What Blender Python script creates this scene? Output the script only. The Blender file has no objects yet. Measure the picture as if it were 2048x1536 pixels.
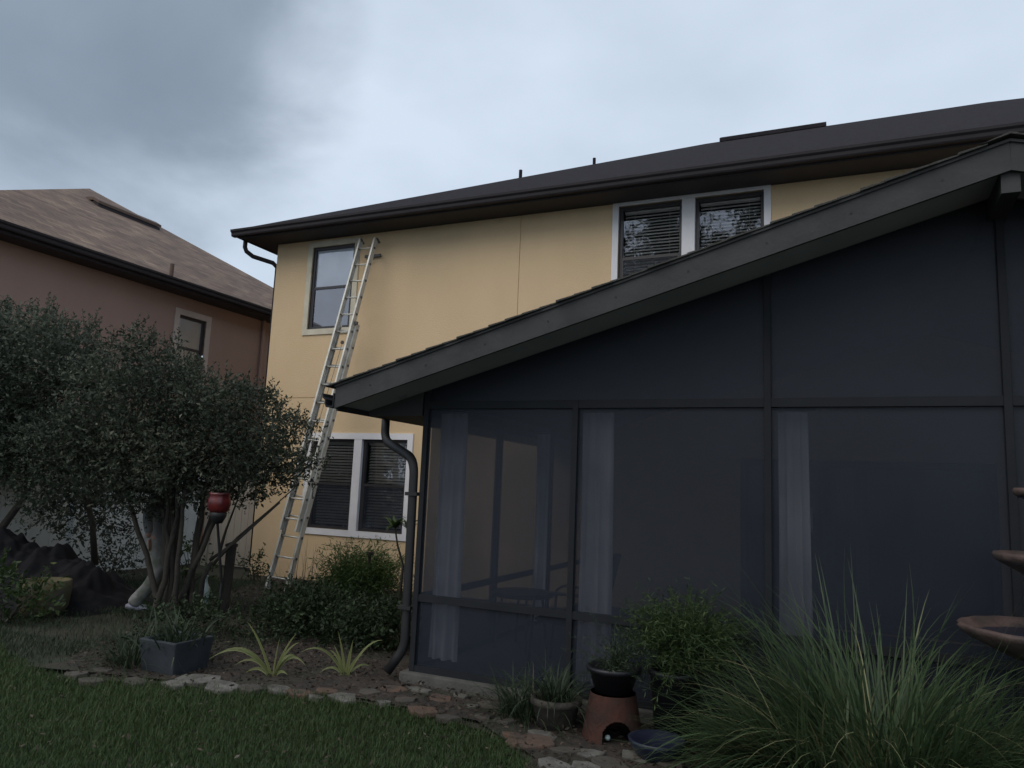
import bpy, bmesh, math, random
import numpy as np
from mathutils import Vector, Matrix
from mathutils import noise as mnoise

random.seed(7)
rng = np.random.default_rng(11)
scene = bpy.context.scene
COL = scene.collection

# ------------------------------------------------------------------ camera
F = 1494.0
RM = np.array([[0.91195214, -0.01838171, -0.40988463],
               [0.40813553, 0.14303905, 0.90164584],
               [0.04205572, -0.98954633, 0.137947]])
EYE = np.array([0, 0, 1.65])
cam_data = bpy.data.cameras.new('camera')
cam_data.sensor_width = 36.0
cam_data.lens = 36.0 * F / 2048.0
cam_data.clip_end = 2000
cam_data.dof.use_dof = False
cam = bpy.data.objects.new('camera', cam_data)
COL.objects.link(cam)
cam.matrix_world = Matrix(((RM[0, 0], -RM[0, 1], -RM[0, 2], EYE[0]),
                           (RM[1, 0], -RM[1, 1], -RM[1, 2], EYE[1]),
                           (RM[2, 0], -RM[2, 1], -RM[2, 2], EYE[2]),
                           (0, 0, 0, 1)))
scene.camera = cam


def ray(px, py):
    return RM @ np.array([(px - 1024) / F, (py - 768) / F, 1.0])


def gp(px, py, z=0.0):            # a point at height z
    d = ray(px, py)
    return EYE + d * ((z - EYE[2]) / d[2])


def yp(px, py, y):                # a point on a plane parallel to the house wall
    d = ray(px, py)
    return EYE + d * (y / d[1])


def dp(px, py, depth):            # a point at a given distance in front of the lens
    return EYE + ray(px, py) * depth


# ------------------------------------------------------------------ world: overcast sky
SUN_EL, SUN_AZ = math.radians(46), math.radians(200)   # azimuth: compass from +Y, clockwise
world = bpy.data.worlds.new('World')
scene.world = world
world.use_nodes = True
nt = world.node_tree
N, L = nt.nodes, nt.links
for n in list(N):
    N.remove(n)
out = N.new('ShaderNodeOutputWorld')
sky = N.new('ShaderNodeTexSky')
sky.sky_type = 'NISHITA'
sky.sun_disc = False
sky.sun_elevation = SUN_EL
sky.sun_rotation = SUN_AZ
sky.air_density = 1.0
bg1 = N.new('ShaderNodeBackground'); bg1.inputs[1].default_value = 0.10
L.new(sky.outputs[0], bg1.inputs[0])
bg2 = N.new('ShaderNodeBackground'); bg2.inputs[1].default_value = 1.05
tc = N.new('ShaderNodeTexCoord')


def math_node(op, a, b=None, clamp=False):
    m = N.new('ShaderNodeMath'); m.operation = op; m.use_clamp = clamp
    for i, v in enumerate((a, b)):
        if v is None: continue
        if isinstance(v, (int, float)): m.inputs[i].default_value = v
        else: L.new(v, m.inputs[i])
    return m.outputs[0]


nz = N.new('ShaderNodeTexNoise'); nz.inputs['Scale'].default_value = 2.6; nz.inputs['Detail'].default_value = 7
nz.inputs['Roughness'].default_value = 0.5; nz.inputs['Distortion'].default_value = 0.35
mp = N.new('ShaderNodeMapping'); mp.inputs['Scale'].default_value = (1.0, 1.0, 1.7)
mp.inputs['Location'].default_value = (3.1, 1.7, 0.4)
L.new(tc.outputs['Generated'], mp.inputs[0]); L.new(mp.outputs[0], nz.inputs['Vector'])


def cloud_mask(px, py, c0, c1, amp):
    d = ray(px, py); d = d / np.linalg.norm(d)
    vm = N.new('ShaderNodeVectorMath'); vm.operation = 'DOT_PRODUCT'
    L.new(tc.outputs['Generated'], vm.inputs[0]); vm.inputs[1].default_value = tuple(d)
    off = math_node('MULTIPLY', math_node('SUBTRACT', nz.outputs['Fac'], 0.5), amp)
    s = math_node('ADD', vm.outputs['Value'], off)
    mr = N.new('ShaderNodeMapRange'); mr.interpolation_type = 'SMOOTHSTEP'
    L.new(s, mr.inputs[0]); mr.inputs[1].default_value = c0; mr.inputs[2].default_value = c1
    return mr.outputs[0]


dark = math_node('MULTIPLY', cloud_mask(215, -70, 0.950, 0.992, 0.10), math_node('ADD', math_node('MULTIPLY', nz.outputs['Fac'], 0.9), 0.42), True)
nz2 = N.new('ShaderNodeTexNoise'); nz2.inputs['Scale'].default_value = 3.3; nz2.inputs['Detail'].default_value = 7
nz2.inputs['Roughness'].default_value = 0.45
mp2 = N.new('ShaderNodeMapping'); mp2.inputs['Scale'].default_value = (0.8, 0.8, 1.5)
L.new(tc.outputs['Generated'], mp2.inputs[0]); L.new(mp2.outputs[0], nz2.inputs['Vector'])
ramp = N.new('ShaderNodeValToRGB')
ramp.color_ramp.elements[0].position = 0.34; ramp.color_ramp.elements[0].color = (0.44, 0.53, 0.64, 1)
ramp.color_ramp.elements[1].position = 0.64; ramp.color_ramp.elements[1].color = (0.68, 0.78, 0.91, 1)
L.new(nz2.outputs['Fac'], ramp.inputs[0])
bright = cloud_mask(1500, 60, 0.80, 1.0, 0.16)
mxb = N.new('ShaderNodeMixRGB'); mxb.inputs[2].default_value = (0.66, 0.76, 0.89, 1)
L.new(math_node('MULTIPLY', bright, 0.5), mxb.inputs[0]); L.new(ramp.outputs[0], mxb.inputs[1])
mxd = N.new('ShaderNodeMixRGB'); mxd.inputs[2].default_value = (0.225, 0.285, 0.36, 1)
L.new(dark, mxd.inputs[0]); L.new(mxb.outputs[0], mxd.inputs[1])
L.new(mxd.outputs[0], bg2.inputs[0])
mxs = N.new('ShaderNodeMixShader'); mxs.inputs[0].default_value = 0.93
L.new(bg1.outputs[0], mxs.inputs[1]); L.new(bg2.outputs[0], mxs.inputs[2])
L.new(mxs.outputs[0], out.inputs[0])

sun_data = bpy.data.lights.new('sun', 'SUN')
sun_data.energy = 1.4
sun_data.angle = math.radians(50)
sun_data.color = (1.0, 0.90, 0.78)
sun = bpy.data.objects.new('sun', sun_data)
COL.objects.link(sun)
sd = Vector((math.sin(SUN_AZ) * math.cos(SUN_EL), math.cos(SUN_AZ) * math.cos(SUN_EL), math.sin(SUN_EL)))
sun.rotation_euler = sd.to_track_quat('Z', 'Y').to_euler()

scene.view_settings.view_transform = 'Standard'
scene.view_settings.look = 'None'
scene.view_settings.exposure = 0.0
scene.view_settings.gamma = 1.0
scene.view_settings.use_curve_mapping = False
scene.cycles.use_denoising = True
scene.cycles.max_bounces = 8
scene.cycles.transparent_max_bounces = 16

# ------------------------------------------------------------------ materials
MATS = {}


def pm(name, c1, c2=None, rough=0.8, scale=6.0, bump=0.0, bscale=None, spec=0.5, metal=0.0, detail=6,
       stretch=(1, 1, 1), c3=None, s3=0.8, transl=0.0, sheen=0.0):
    """Principled material: two colours by noise, an optional third for stains, bump."""
    m = bpy.data.materials.new(name); m.use_nodes = True
    t = m.node_tree; n = t.nodes; l = t.links
    b = n['Principled BSDF']
    b.inputs['Roughness'].default_value = rough
    b.inputs['Specular IOR Level'].default_value = spec
    b.inputs['Metallic'].default_value = metal
    tcn = n.new('ShaderNodeTexCoord'); mpn = n.new('ShaderNodeMapping')
    mpn.inputs['Scale'].default_value = stretch
    l.new(tcn.outputs['Object'], mpn.inputs[0])
    if c2 is None: c2 = tuple(v * 0.85 for v in c1)
    z = n.new('ShaderNodeTexNoise'); z.inputs['Scale'].default_value = scale; z.inputs['Detail'].default_value = detail
    l.new(mpn.outputs[0], z.inputs['Vector'])
    mr = n.new('ShaderNodeMapRange'); mr.inputs[1].default_value = 0.35; mr.inputs[2].default_value = 0.65
    l.new(z.outputs['Fac'], mr.inputs[0])
    mx = n.new('ShaderNodeMixRGB'); mx.inputs[1].default_value = (*c1, 1); mx.inputs[2].default_value = (*c2, 1)
    l.new(mr.outputs[0], mx.inputs[0])
    col = mx.outputs[0]
    if c3 is not None:
        z3 = n.new('ShaderNodeTexNoise'); z3.inputs['Scale'].default_value = s3; z3.inputs['Detail'].default_value = 5
        l.new(mpn.outputs[0], z3.inputs['Vector'])
        m3 = n.new('ShaderNodeMapRange'); m3.inputs[1].default_value = 0.5; m3.inputs[2].default_value = 0.72
        l.new(z3.outputs['Fac'], m3.inputs[0])
        x3 = n.new('ShaderNodeMixRGB'); x3.inputs[2].default_value = (*c3, 1)
        l.new(m3.outputs[0], x3.inputs[0]); l.new(col, x3.inputs[1]); col = x3.outputs[0]
    l.new(col, b.inputs['Base Color'])
    if bump:
        zb = n.new('ShaderNodeTexNoise'); zb.inputs['Scale'].default_value = bscale or scale * 8; zb.inputs['Detail'].default_value = 5
        l.new(tcn.outputs['Object'], zb.inputs['Vector'])
        bp = n.new('ShaderNodeBump'); bp.inputs['Strength'].default_value = bump; bp.inputs['Distance'].default_value = 0.02
        l.new(zb.outputs['Fac'], bp.inputs['Height']); l.new(bp.outputs[0], b.inputs['Normal'])
    MATS[name] = m
    return m


def leafmat(name, ca, cb, cc=None, rough=0.55, transl=0.25, spec=0.35):
    """Leaves: colour from the per-leaf 'tint' attribute."""
    m = bpy.data.materials.new(name); m.use_nodes = True
    t = m.node_tree; n = t.nodes; l = t.links
    b = n['Principled BSDF']; b.inputs['Roughness'].default_value = rough
    b.inputs['Specular IOR Level'].default_value = spec
    a = n.new('ShaderNodeAttribute'); a.attribute_name = 'tint'
    r = n.new('ShaderNodeValToRGB')
    r.color_ramp.elements[0].color = (*ca, 1); r.color_ramp.elements[1].color = (*cb, 1)
    if cc:
        e = r.color_ramp.elements.new(0.93); e.color = (*cb, 1)
        r.color_ramp.elements[-1].color = (*cc, 1)
    l.new(a.outputs['Fac'], r.inputs[0]); l.new(r.outputs[0], b.inputs['Base Color'])
    tr = n.new('ShaderNodeBsdfTranslucent'); l.new(r.outputs[0], tr.inputs[0])
    mx = n.new('ShaderNodeMixShader'); mx.inputs[0].default_value = transl
    l.new(b.outputs[0], mx.inputs[1]); l.new(tr.outputs[0], mx.inputs[2])
    l.new(mx.outputs[0], n['Material Output'].inputs[0])
    MATS[name] = m
    return m


pm('stucco_yellow', (0.66, 0.495, 0.31), (0.63, 0.47, 0.29), rough=0.9, scale=1.6, bump=0.35, bscale=60, c3=(0.595, 0.455, 0.29), s3=0.9, stretch=(1, 1, 0.4), spec=0.2)
pm('stucco_pink', (0.35, 0.235, 0.19), (0.32, 0.215, 0.175), rough=0.9, scale=1.2, bump=0.3, bscale=50, stretch=(1, 1, 0.3), spec=0.2)
pm('trim_cream', (0.62, 0.57, 0.45), rough=0.8, scale=5, bump=0.15, bscale=60)
pm('trim_white', (0.74, 0.73, 0.75), (0.68, 0.67, 0.69), rough=0.7, scale=4, bump=0.1, bscale=60)
pm('trim_pink', (0.50, 0.41, 0.36), rough=0.8, scale=4)
pm('fascia_brown', (0.034, 0.029, 0.032), (0.028, 0.024, 0.027), rough=0.7, spec=0.25, scale=3)
pm('soffit_brown', (0.034, 0.031, 0.036), rough=0.7, scale=3)
pm('porch_trim', (0.064, 0.064, 0.063), (0.05, 0.05, 0.05), rough=0.75, spec=0.3, bump=0.25, bscale=18, scale=3, c3=(0.042, 0.042, 0.042), s3=2)
pm('bronze_metal', (0.018, 0.018, 0.019), (0.014, 0.014, 0.015), rough=0.6, scale=5)
pm('post_metal', (0.018, 0.020, 0.023), (0.014, 0.016, 0.019), rough=0.7, spec=0.25, scale=5)
pm('mesh_dark', (0.03, 0.03, 0.03))
pm('window_frame', (0.035, 0.032, 0.035), rough=0.4, scale=4)
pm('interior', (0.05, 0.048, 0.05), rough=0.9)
pm('shade_cloth', (0.82, 0.85, 0.88), rough=0.9, scale=3)
pm('shade_lower', (0.40, 0.40, 0.44), rough=0.9, scale=3)
pm('blind', (0.80, 0.78, 0.75), rough=0.6, scale=4)
pm('aluminium', (0.60, 0.59, 0.55), (0.50, 0.50, 0.46), rough=0.45, scale=7, metal=0.25, c3=(0.38, 0.37, 0.34), s3=6)
pm('ladder_dark', (0.10, 0.10, 0.10), rough=0.6)
pm('rope', (0.25, 0.22, 0.18), rough=0.9)
pm('roof_shingle', (0.022, 0.020, 0.023), (0.034, 0.030, 0.034), rough=1.0, spec=0.08, scale=14, bump=0.5, bscale=60, c3=(0.026, 0.024, 0.027), s3=5)
pm('porch_shingle', (0.07, 0.07, 0.062), (0.05, 0.05, 0.045), rough=0.95, scale=20, bump=0.6, bscale=80)
pm('concrete', (0.11, 0.105, 0.095), (0.08, 0.077, 0.07), rough=0.9, scale=6, bump=0.4, bscale=40, c3=(0.09, 0.09, 0.075), s3=3)
pm('mulch', (0.028, 0.022, 0.017), (0.050, 0.038, 0.029), rough=0.95, scale=9, bump=1.0, bscale=30, c3=(0.034, 0.036, 0.022), s3=1.5)
pm('soil', (0.036, 0.033, 0.023), (0.03, 0.037, 0.02), rough=0.95, scale=3, bump=0.8, bscale=20, c3=(0.05, 0.042, 0.03), s3=1.2)
pm('turf', (0.028, 0.045, 0.018), (0.022, 0.034, 0.014), rough=0.95, scale=5, bump=0.8, bscale=60)
pm('flag_grey', (0.17, 0.16, 0.14), (0.085, 0.08, 0.068), rough=0.9, scale=9, bump=0.6, bscale=30, c3=(0.05, 0.046, 0.036), s3=6)
pm('flag_orange', (0.125, 0.073, 0.050), (0.09, 0.06, 0.044), rough=0.85, scale=7, bump=0.5, bscale=30, c3=(0.055, 0.048, 0.04), s3=5)
pm('flag_brown', (0.085, 0.072, 0.058), (0.06, 0.052, 0.043), rough=0.85, scale=8, bump=0.5, bscale=30)
pm('terracotta', (0.15, 0.062, 0.045), (0.09, 0.048, 0.036), rough=0.8, scale=8, bump=0.3, bscale=40, c3=(0.085, 0.07, 0.058), s3=4)
pm('fountain_clay', (0.12, 0.078, 0.066), (0.065, 0.045, 0.04), rough=0.75, scale=8, bump=0.4, bscale=30, c3=(0.05, 0.042, 0.038), s3=4)
pm('bark', (0.058, 0.050, 0.040), (0.036, 0.032, 0.026), rough=0.9, scale=10, bump=0.7, bscale=25, stretch=(1, 1, 0.3))
pm('fence_white', (0.66, 0.70, 0.70), (0.60, 0.64, 0.64), rough=0.5, scale=3)
pm('fence_beige', (0.40, 0.35, 0.29), (0.35, 0.31, 0.26), rough=0.6, scale=3)
pm('curtain', (0.82, 0.82, 0.88), (0.75, 0.75, 0.82), rough=0.9, scale=4)
pm('black_plastic', (0.015, 0.015, 0.018), rough=0.4, scale=5)
pm('tarp', (0.011, 0.011, 0.014), (0.007, 0.007, 0.009), rough=0.8, spec=0.2, scale=4, bump=0.5, bscale=9)
pm('yellow_tub', (0.12, 0.10, 0.045), (0.07, 0.065, 0.035), rough=0.8, scale=5, bump=0.4, bscale=20, c3=(0.13, 0.125, 0.12), s3=2.5)
pm('pot_blue', (0.045, 0.052, 0.060), (0.03, 0.036, 0.042), rough=0.5, scale=5, bump=0.2, bscale=20)
pm('pot_navy', (0.02, 0.024, 0.045), rough=0.3, scale=5)
pm('red_glass', (0.16, 0.02, 0.02), (0.07, 0.008, 0.01), rough=0.3, scale=14, spec=0.7)
pm('bottle', (0.55, 0.64, 0.63), (0.40, 0.50, 0.50), rough=0.25, scale=6)
pm('bottle_band', (0.10, 0.16, 0.16), rough=0.4)
pm('shirt', (0.19, 0.195, 0.20), (0.14, 0.145, 0.15), rough=0.9, scale=5, bump=1.0, bscale=7, stretch=(1, 1, .4))
pm('trousers', (0.24, 0.24, 0.24), (0.11, 0.125, 0.10), rough=0.9, scale=9, bump=1.0, bscale=10, c3=(0.33, 0.32, 0.33), s3=5)
pm('skin', (0.26, 0.16, 0.12), (0.22, 0.135, 0.10), rough=0.6, scale=6)
pm('hair', (0.025, 0.018, 0.014), rough=0.7)
pm('shoe', (0.34, 0.35, 0.42), (0.18, 0.19, 0.26), rough=0.7, scale=25)
pm('eye_white', (0.7, 0.7, 0.68), rough=0.3)
pm('lamp_grey', (0.11, 0.11, 0.115), rough=0.6)
pm('lamp_glass', (0.16, 0.16, 0.17), rough=0.3)
pm('chair_frame', (0.02, 0.02, 0.022), rough=0.5)
pm('porch_soffit', (0.42, 0.425, 0.43), (0.36, 0.365, 0.37), rough=0.7, scale=3)
pm('ceiling', (0.13, 0.13, 0.15), rough=0.9)
pm('door_white', (0.50, 0.52, 0.56), rough=0.5)

# neighbour's roof: shingle courses too far to tell apart one by one
m = pm('roof_tan', (0.19, 0.135, 0.105), (0.135, 0.10, 0.083), rough=0.95, scale=3, c3=(0.25, 0.18, 0.14), s3=1.1)
t = m.node_tree; n = t.nodes; l = t.links
br = n.new('ShaderNodeTexBrick'); br.inputs['Scale'].default_value = 1.0
br.inputs['Brick Width'].default_value = 0.33; br.inputs['Row Height'].default_value = 0.14
br.inputs['Mortar Size'].default_value = 0.012
br.inputs['Color1'].default_value = (0.70, 0.66, 0.66, 1); br.inputs['Color2'].default_value = (1.2, 1.16, 1.05, 1)
br.inputs['Mortar'].default_value = (0.62, 0.58, 0.58, 1)
uv = n.new('ShaderNodeUVMap'); l.new(uv.outputs[0], br.inputs['Vector'])
mu = n.new('ShaderNodeMixRGB'); mu.blend_type = 'MULTIPLY'; mu.inputs[0].default_value = 1.0
b = n['Principled BSDF']; src = b.inputs['Base Color'].links[0].from_socket
l.new(src, mu.inputs[1]); l.new(br.outputs['Color'], mu.inputs[2]); l.new(mu.outputs[0], b.inputs['Base Color'])

# window glass: mirror-like reflection over a clear pane
gm = bpy.data.materials.new('glass'); gm.use_nodes = True; MATS['glass'] = gm
t = gm.node_tree; n = t.nodes; l = t.links
for q in list(n): n.remove(q)
o_ = n.new('ShaderNodeOutputMaterial'); tr = n.new('ShaderNodeBsdfTransparent'); tr.inputs[0].default_value = (0.97, 0.975, 0.98, 1)
gl = n.new('ShaderNodeBsdfGlossy'); gl.inputs['Roughness'].default_value = 0.012; gl.inputs[0].default_value = (0.95, 0.95, 1, 1)
fr = n.new('ShaderNodeFresnel'); fr.inputs[0].default_value = 1.75
bp = n.new('ShaderNodeBump'); bp.inputs['Strength'].default_value = 0.10; bp.inputs['Distance'].default_value = 0.02
tcn = n.new('ShaderNodeTexCoord'); zz = n.new('ShaderNodeTexNoise'); zz.inputs['Scale'].default_value = 2.2; zz.inputs['Detail'].default_value = 1
l.new(tcn.outputs['Object'], zz.inputs['Vector']); l.new(zz.outputs['Fac'], bp.inputs['Height']); l.new(bp.outputs[0], gl.inputs['Normal'])
ml = n.new('ShaderNodeMath'); ml.operation = 'MULTIPLY_ADD'; ml.inputs[1].default_value = 1.5; ml.inputs[2].default_value = 0.07; ml.use_clamp = True
l.new(fr.outputs[0], ml.inputs[0]); mx = n.new('ShaderNodeMixShader')
l.new(ml.outputs[0], mx.inputs[0]); l.new(tr.outputs[0], mx.inputs[1]); l.new(gl.outputs[0], mx.inputs[2]); l.new(mx.outputs[0], o_.inputs[0])

gd = gm.copy(); gd.name = 'glass_dim'; MATS['glass_dim'] = gd
for q in gd.node_tree.nodes:
    if q.type == 'MATH': q.inputs[1].default_value = 0.35; q.inputs[2].default_value = 0.0
    if q.type == 'BSDF_TRANSPARENT': q.inputs[0].default_value = (0.5, 0.52, 0.56, 1)

# insect screen: fine charcoal mesh, partly see-through, with the sheen such mesh has
sm = bpy.data.materials.new('screen_mesh'); sm.use_nodes = True; MATS['screen_mesh'] = sm
t = sm.node_tree; n = t.nodes; l = t.links
for q in list(n): n.remove(q)
o_ = n.new('ShaderNodeOutputMaterial'); tr = n.new('ShaderNodeBsdfTransparent'); tr.inputs[0].default_value = (1, 1, 1, 1)
df = n.new('ShaderNodeBsdfPrincipled'); df.inputs['Base Color'].default_value = (0.021, 0.027, 0.042, 1)
df.inputs['Roughness'].default_value = 0.5; df.inputs['Specular IOR Level'].default_value = 0.45
tcn = n.new('ShaderNodeTexCoord'); zz = n.new('ShaderNodeTexNoise'); zz.inputs['Scale'].default_value = 1.1; zz.inputs['Detail'].default_value = 3
l.new(tcn.outputs['Object'], zz.inputs['Vector'])
mr = n.new('ShaderNodeMapRange'); mr.inputs[1].default_value = 0.3; mr.inputs[2].default_value = 0.7; mr.inputs[3].default_value = 0.42; mr.inputs[4].default_value = 0.56
l.new(zz.outputs['Fac'], mr.inputs[0]); mx = n.new('ShaderNodeMixShader')
l.new(mr.outputs[0], mx.inputs[0]); l.new(tr.outputs[0], mx.inputs[1]); l.new(df.outputs[0], mx.inputs[2]); l.new(mx.outputs[0], o_.inputs[0])

ws = sm.copy(); ws.name = 'window_screen'; MATS['window_screen'] = ws
for q in ws.node_tree.nodes:
    if q.type == 'MAP_RANGE': q.inputs[3].default_value = 0.36; q.inputs[4].default_value = 0.40
leafmat('leaf_dark', (0.020, 0.028, 0.018), (0.080, 0.094, 0.062), (0.14, 0.145, 0.10), rough=0.6)
leafmat('leaf_grey', (0.024, 0.035, 0.024), (0.095, 0.115, 0.080), (0.16, 0.17, 0.13), rough=0.6)
leafmat('leaf_shrub', (0.015, 0.028, 0.012), (0.040, 0.065, 0.026), (0.08, 0.11, 0.05))
leafmat('leaf_fern', (0.022, 0.042, 0.014), (0.060, 0.095, 0.028), (0.11, 0.14, 0.045))
leafmat('leaf_bright', (0.035, 0.070, 0.020), (0.095, 0.150, 0.040), (0.16, 0.20, 0.06))
leafmat('leaf_spider', (0.13, 0.17, 0.06), (0.29, 0.29, 0.12))
leafmat('blade_lawn', (0.034, 0.060, 0.019), (0.085, 0.125, 0.042), (0.13, 0.13, 0.07), rough=0.6)
leafmat('blade_grass', (0.036, 0.062, 0.028), (0.095, 0.142, 0.062), (0.34, 0.32, 0.17), rough=0.5)
leafmat('blade_dark', (0.020, 0.035, 0.018), (0.050, 0.075, 0.038), (0.13, 0.13, 0.08), rough=0.5)
leafmat('blade_pale', (0.10, 0.12, 0.05), (0.30, 0.29, 0.15))
leafmat('leaf_far', (0.02, 0.03, 0.015), (0.06, 0.08, 0.04))
leafmat('litter', (0.03, 0.024, 0.018), (0.095, 0.07, 0.052), (0.17, 0.14, 0.11), transl=0.0, rough=0.9)
leafmat('twig', (0.07, 0.045, 0.035), (0.12, 0.08, 0.06), transl=0.0)


# ------------------------------------------------------------------ mesh helpers
class MB:
    def __init__(s): s.v = []; s.f = []; s.uv = None

    def add(s, vs, fs):
        o = len(s.v); s.v += [tuple(map(float, p)) for p in vs]; s.f += [tuple(i + o for i in f) for f in fs]; return s

    def box(s, a, b, ch=0.0):
        x0, y0, z0 = a; x1, y1, z1 = b
        vs = [(x0, y0, z0), (x1, y0, z0), (x1, y1, z0), (x0, y1, z0), (x0, y0, z1), (x1, y0, z1), (x1, y1, z1), (x0, y1, z1)]
        return s.add(vs, [(0, 3, 2, 1), (4, 5, 6, 7), (0, 1, 5, 4), (1, 2, 6, 5), (2, 3, 7, 6), (3, 0, 4, 7)])

    def prism(s, prof, axis, a, b):
        """closed 2D profile extruded along an axis; prof = list of the two other coordinates, in axis order."""
        n = len(prof)

        def P(p, t):
            if axis == 0: return (t, p[0], p[1])
            if axis == 1: return (p[0], t, p[1])
            return (p[0], p[1], t)
        vs = [P(p, a) for p in prof] + [P(p, b) for p in prof]
        fs = [(i, (i + 1) % n, n + (i + 1) % n, n + i) for i in range(n)] + [tuple(range(n))[::-1], tuple(range(n, 2 * n))]
        return s.add(vs, fs)

    def tube(s, pts, rad, sides=8, flat=1.0, cap=True):
        pts = [np.array(p, float) for p in pts]; n = len(pts)
        if not hasattr(rad, '__len__'): rad = [rad] * n
        vs = []; up = None
        for i, p in enumerate(pts):
            d = pts[min(i + 1, n - 1)] - pts[max(i - 1, 0)]; d = d / (np.linalg.norm(d) + 1e-9)
            if up is None:
                up = np.array([0, 0, 1.0]) if abs(d[2]) < 0.9 else np.array([0, 1.0, 0])
            u = np.cross(d, up); u /= (np.linalg.norm(u) + 1e-9); w = np.cross(u, d); up = w
            for k in range(sides):
                a = 2 * math.pi * k / sides
                vs.append(p + rad[i] * (math.cos(a) * u + flat * math.sin(a) * w))
        fs = [(i * sides + k, i * sides + (k + 1) % sides, (i + 1) * sides + (k + 1) % sides, (i + 1) * sides + k)
              for i in range(n - 1) for k in range(sides)]
        if cap: fs += [tuple(range(sides))[::-1], tuple((n - 1) * sides + k for k in range(sides))]
        return s.add(vs, fs)

    def lathe(s, prof, c, sides=24, wob=0.0, nw=12):
        """prof = (radius, z) pairs round a vertical axis through c."""
        vs = []
        for i, (r, z) in enumerate(prof):
            for k in range(sides):
                a = 2 * math.pi * k / sides
                rr = r * (1 + wob * math.sin(nw * a) * (1 if 0 < i < len(prof) - 1 else 0))
                vs.append((c[0] + rr * math.cos(a), c[1] + rr * math.sin(a), c[2] + z))
        n = len(prof)
        fs = [(i * sides + k, i * sides + (k + 1) % sides, (i + 1) * sides + (k + 1) % sides, (i + 1) * sides + k)
              for i in range(n - 1) for k in range(sides)]
        fs += [tuple(range(sides))[::-1], tuple((n - 1) * sides + k for k in range(sides))]
        return s.add(vs, fs)

    def build(s, name, mat, parent=None, smooth=False, bevel=0.0, loc=None):
        me = bpy.data.meshes.new(name)
        v = s.v
        if loc is not None: v = [(p[0] - loc[0], p[1] - loc[1], p[2] - loc[2]) for p in v]
        me.from_pydata(v, [], s.f); me.update()
        ob = bpy.data.objects.new(name, me); COL.objects.link(ob)
        if mat: me.materials.append(MATS[mat])
        if smooth:
            me.polygons.foreach_set('use_smooth', [True] * len(me.polygons))
        if bevel:
            bm = bmesh.new(); bm.from_mesh(me)
            bmesh.ops.bevel(bm, geom=[e for e in bm.edges if e.is_manifold and e.calc_face_angle(0) > 0.6], offset=bevel, segments=2, affect='EDGES', profile=0.6)
            bm.to_mesh(me); bm.free()
        if loc is not None: ob.location = loc
        if parent is not None: put(ob, parent)
        return ob


def put(ob, parent):
    """parent without moving (things' Empties are only translated)"""
    w = parent.location.copy(); p = parent.parent
    while p is not None: w += p.location; p = p.parent
    ob.parent = parent
    ob.location = Vector(ob.location) - w
    return ob


def tag(o, label=None, cat=None, group=None, kind=None):
    for k, v in (('label', label), ('category', cat), ('group', group), ('kind', kind)):
        if v: o[k] = v
    return o


def thing(name, label, cat, loc=(0, 0, 0), group=None):
    o = bpy.data.objects.new(name, None); COL.objects.link(o); o.location = tuple(map(float, loc)); o.empty_display_size = 0.2
    return tag(o, label, cat, group)


def np_mesh(name, verts, faces, mat, parent=None, tint=None, smooth=False):
    """verts (n,3), faces (m,k) with equal k"""
    me = bpy.data.meshes.new(name)
    verts = np.ascontiguousarray(verts, dtype=np.float32); faces = np.ascontiguousarray(faces, dtype=np.int32)
    k = faces.shape[1]
    me.vertices.add(len(verts)); me.vertices.foreach_set('co', verts.ravel())
    me.loops.add(faces.size); me.loops.foreach_set('vertex_index', faces.ravel())
    me.polygons.add(len(faces)); me.polygons.foreach_set('loop_start', np.arange(0, faces.size, k, dtype=np.int32))
    me.polygons.foreach_set('loop_total', np.full(len(faces), k, dtype=np.int32))
    me.update(calc_edges=True)
    if tint is not None:
        at = me.attributes.new('tint', 'FLOAT', 'POINT'); at.data.foreach_set('value', np.asarray(tint, dtype=np.float32))
    me.materials.append(MATS[mat])
    ob = bpy.data.objects.new(name, me); COL.objects.link(ob)
    if smooth: me.polygons.foreach_set('use_smooth', np.ones(len(faces), dtype=bool))
    if parent is not None: put(ob, parent)
    return ob


def unit(a): return a / (np.linalg.norm(a, axis=1, keepdims=True) + 1e-9)


def leaves(P, D, Ln, W, tint, fold=0.25):
    """one folded leaf of four triangles-ish (two quads) per point: base, two sides, tip, midrib"""
    n = len(P); R = unit(rng.normal(size=(n, 3))); S = unit(np.cross(D, R)); Nn = np.cross(S, D)
    Ln = Ln[:, None]; W = W[:, None]
    mid = P + D * Ln * 0.5
    v = np.stack([P, mid + S * W * 0.5 + Nn * W * fold, P + D * Ln - Nn * Ln * 0.08, mid - S * W * 0.5 + Nn * W * fold, mid], 1)
    b = np.arange(n)[:, None] * 5
    f = np.concatenate([b + np.array([[0, 4, 1]]), b + np.array([[4, 2, 1]]), b + np.array([[0, 3, 4]]), b + np.array([[4, 3, 2]])], 0)
    return v.reshape(-1, 3), f, np.repeat(tint, 5)


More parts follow.
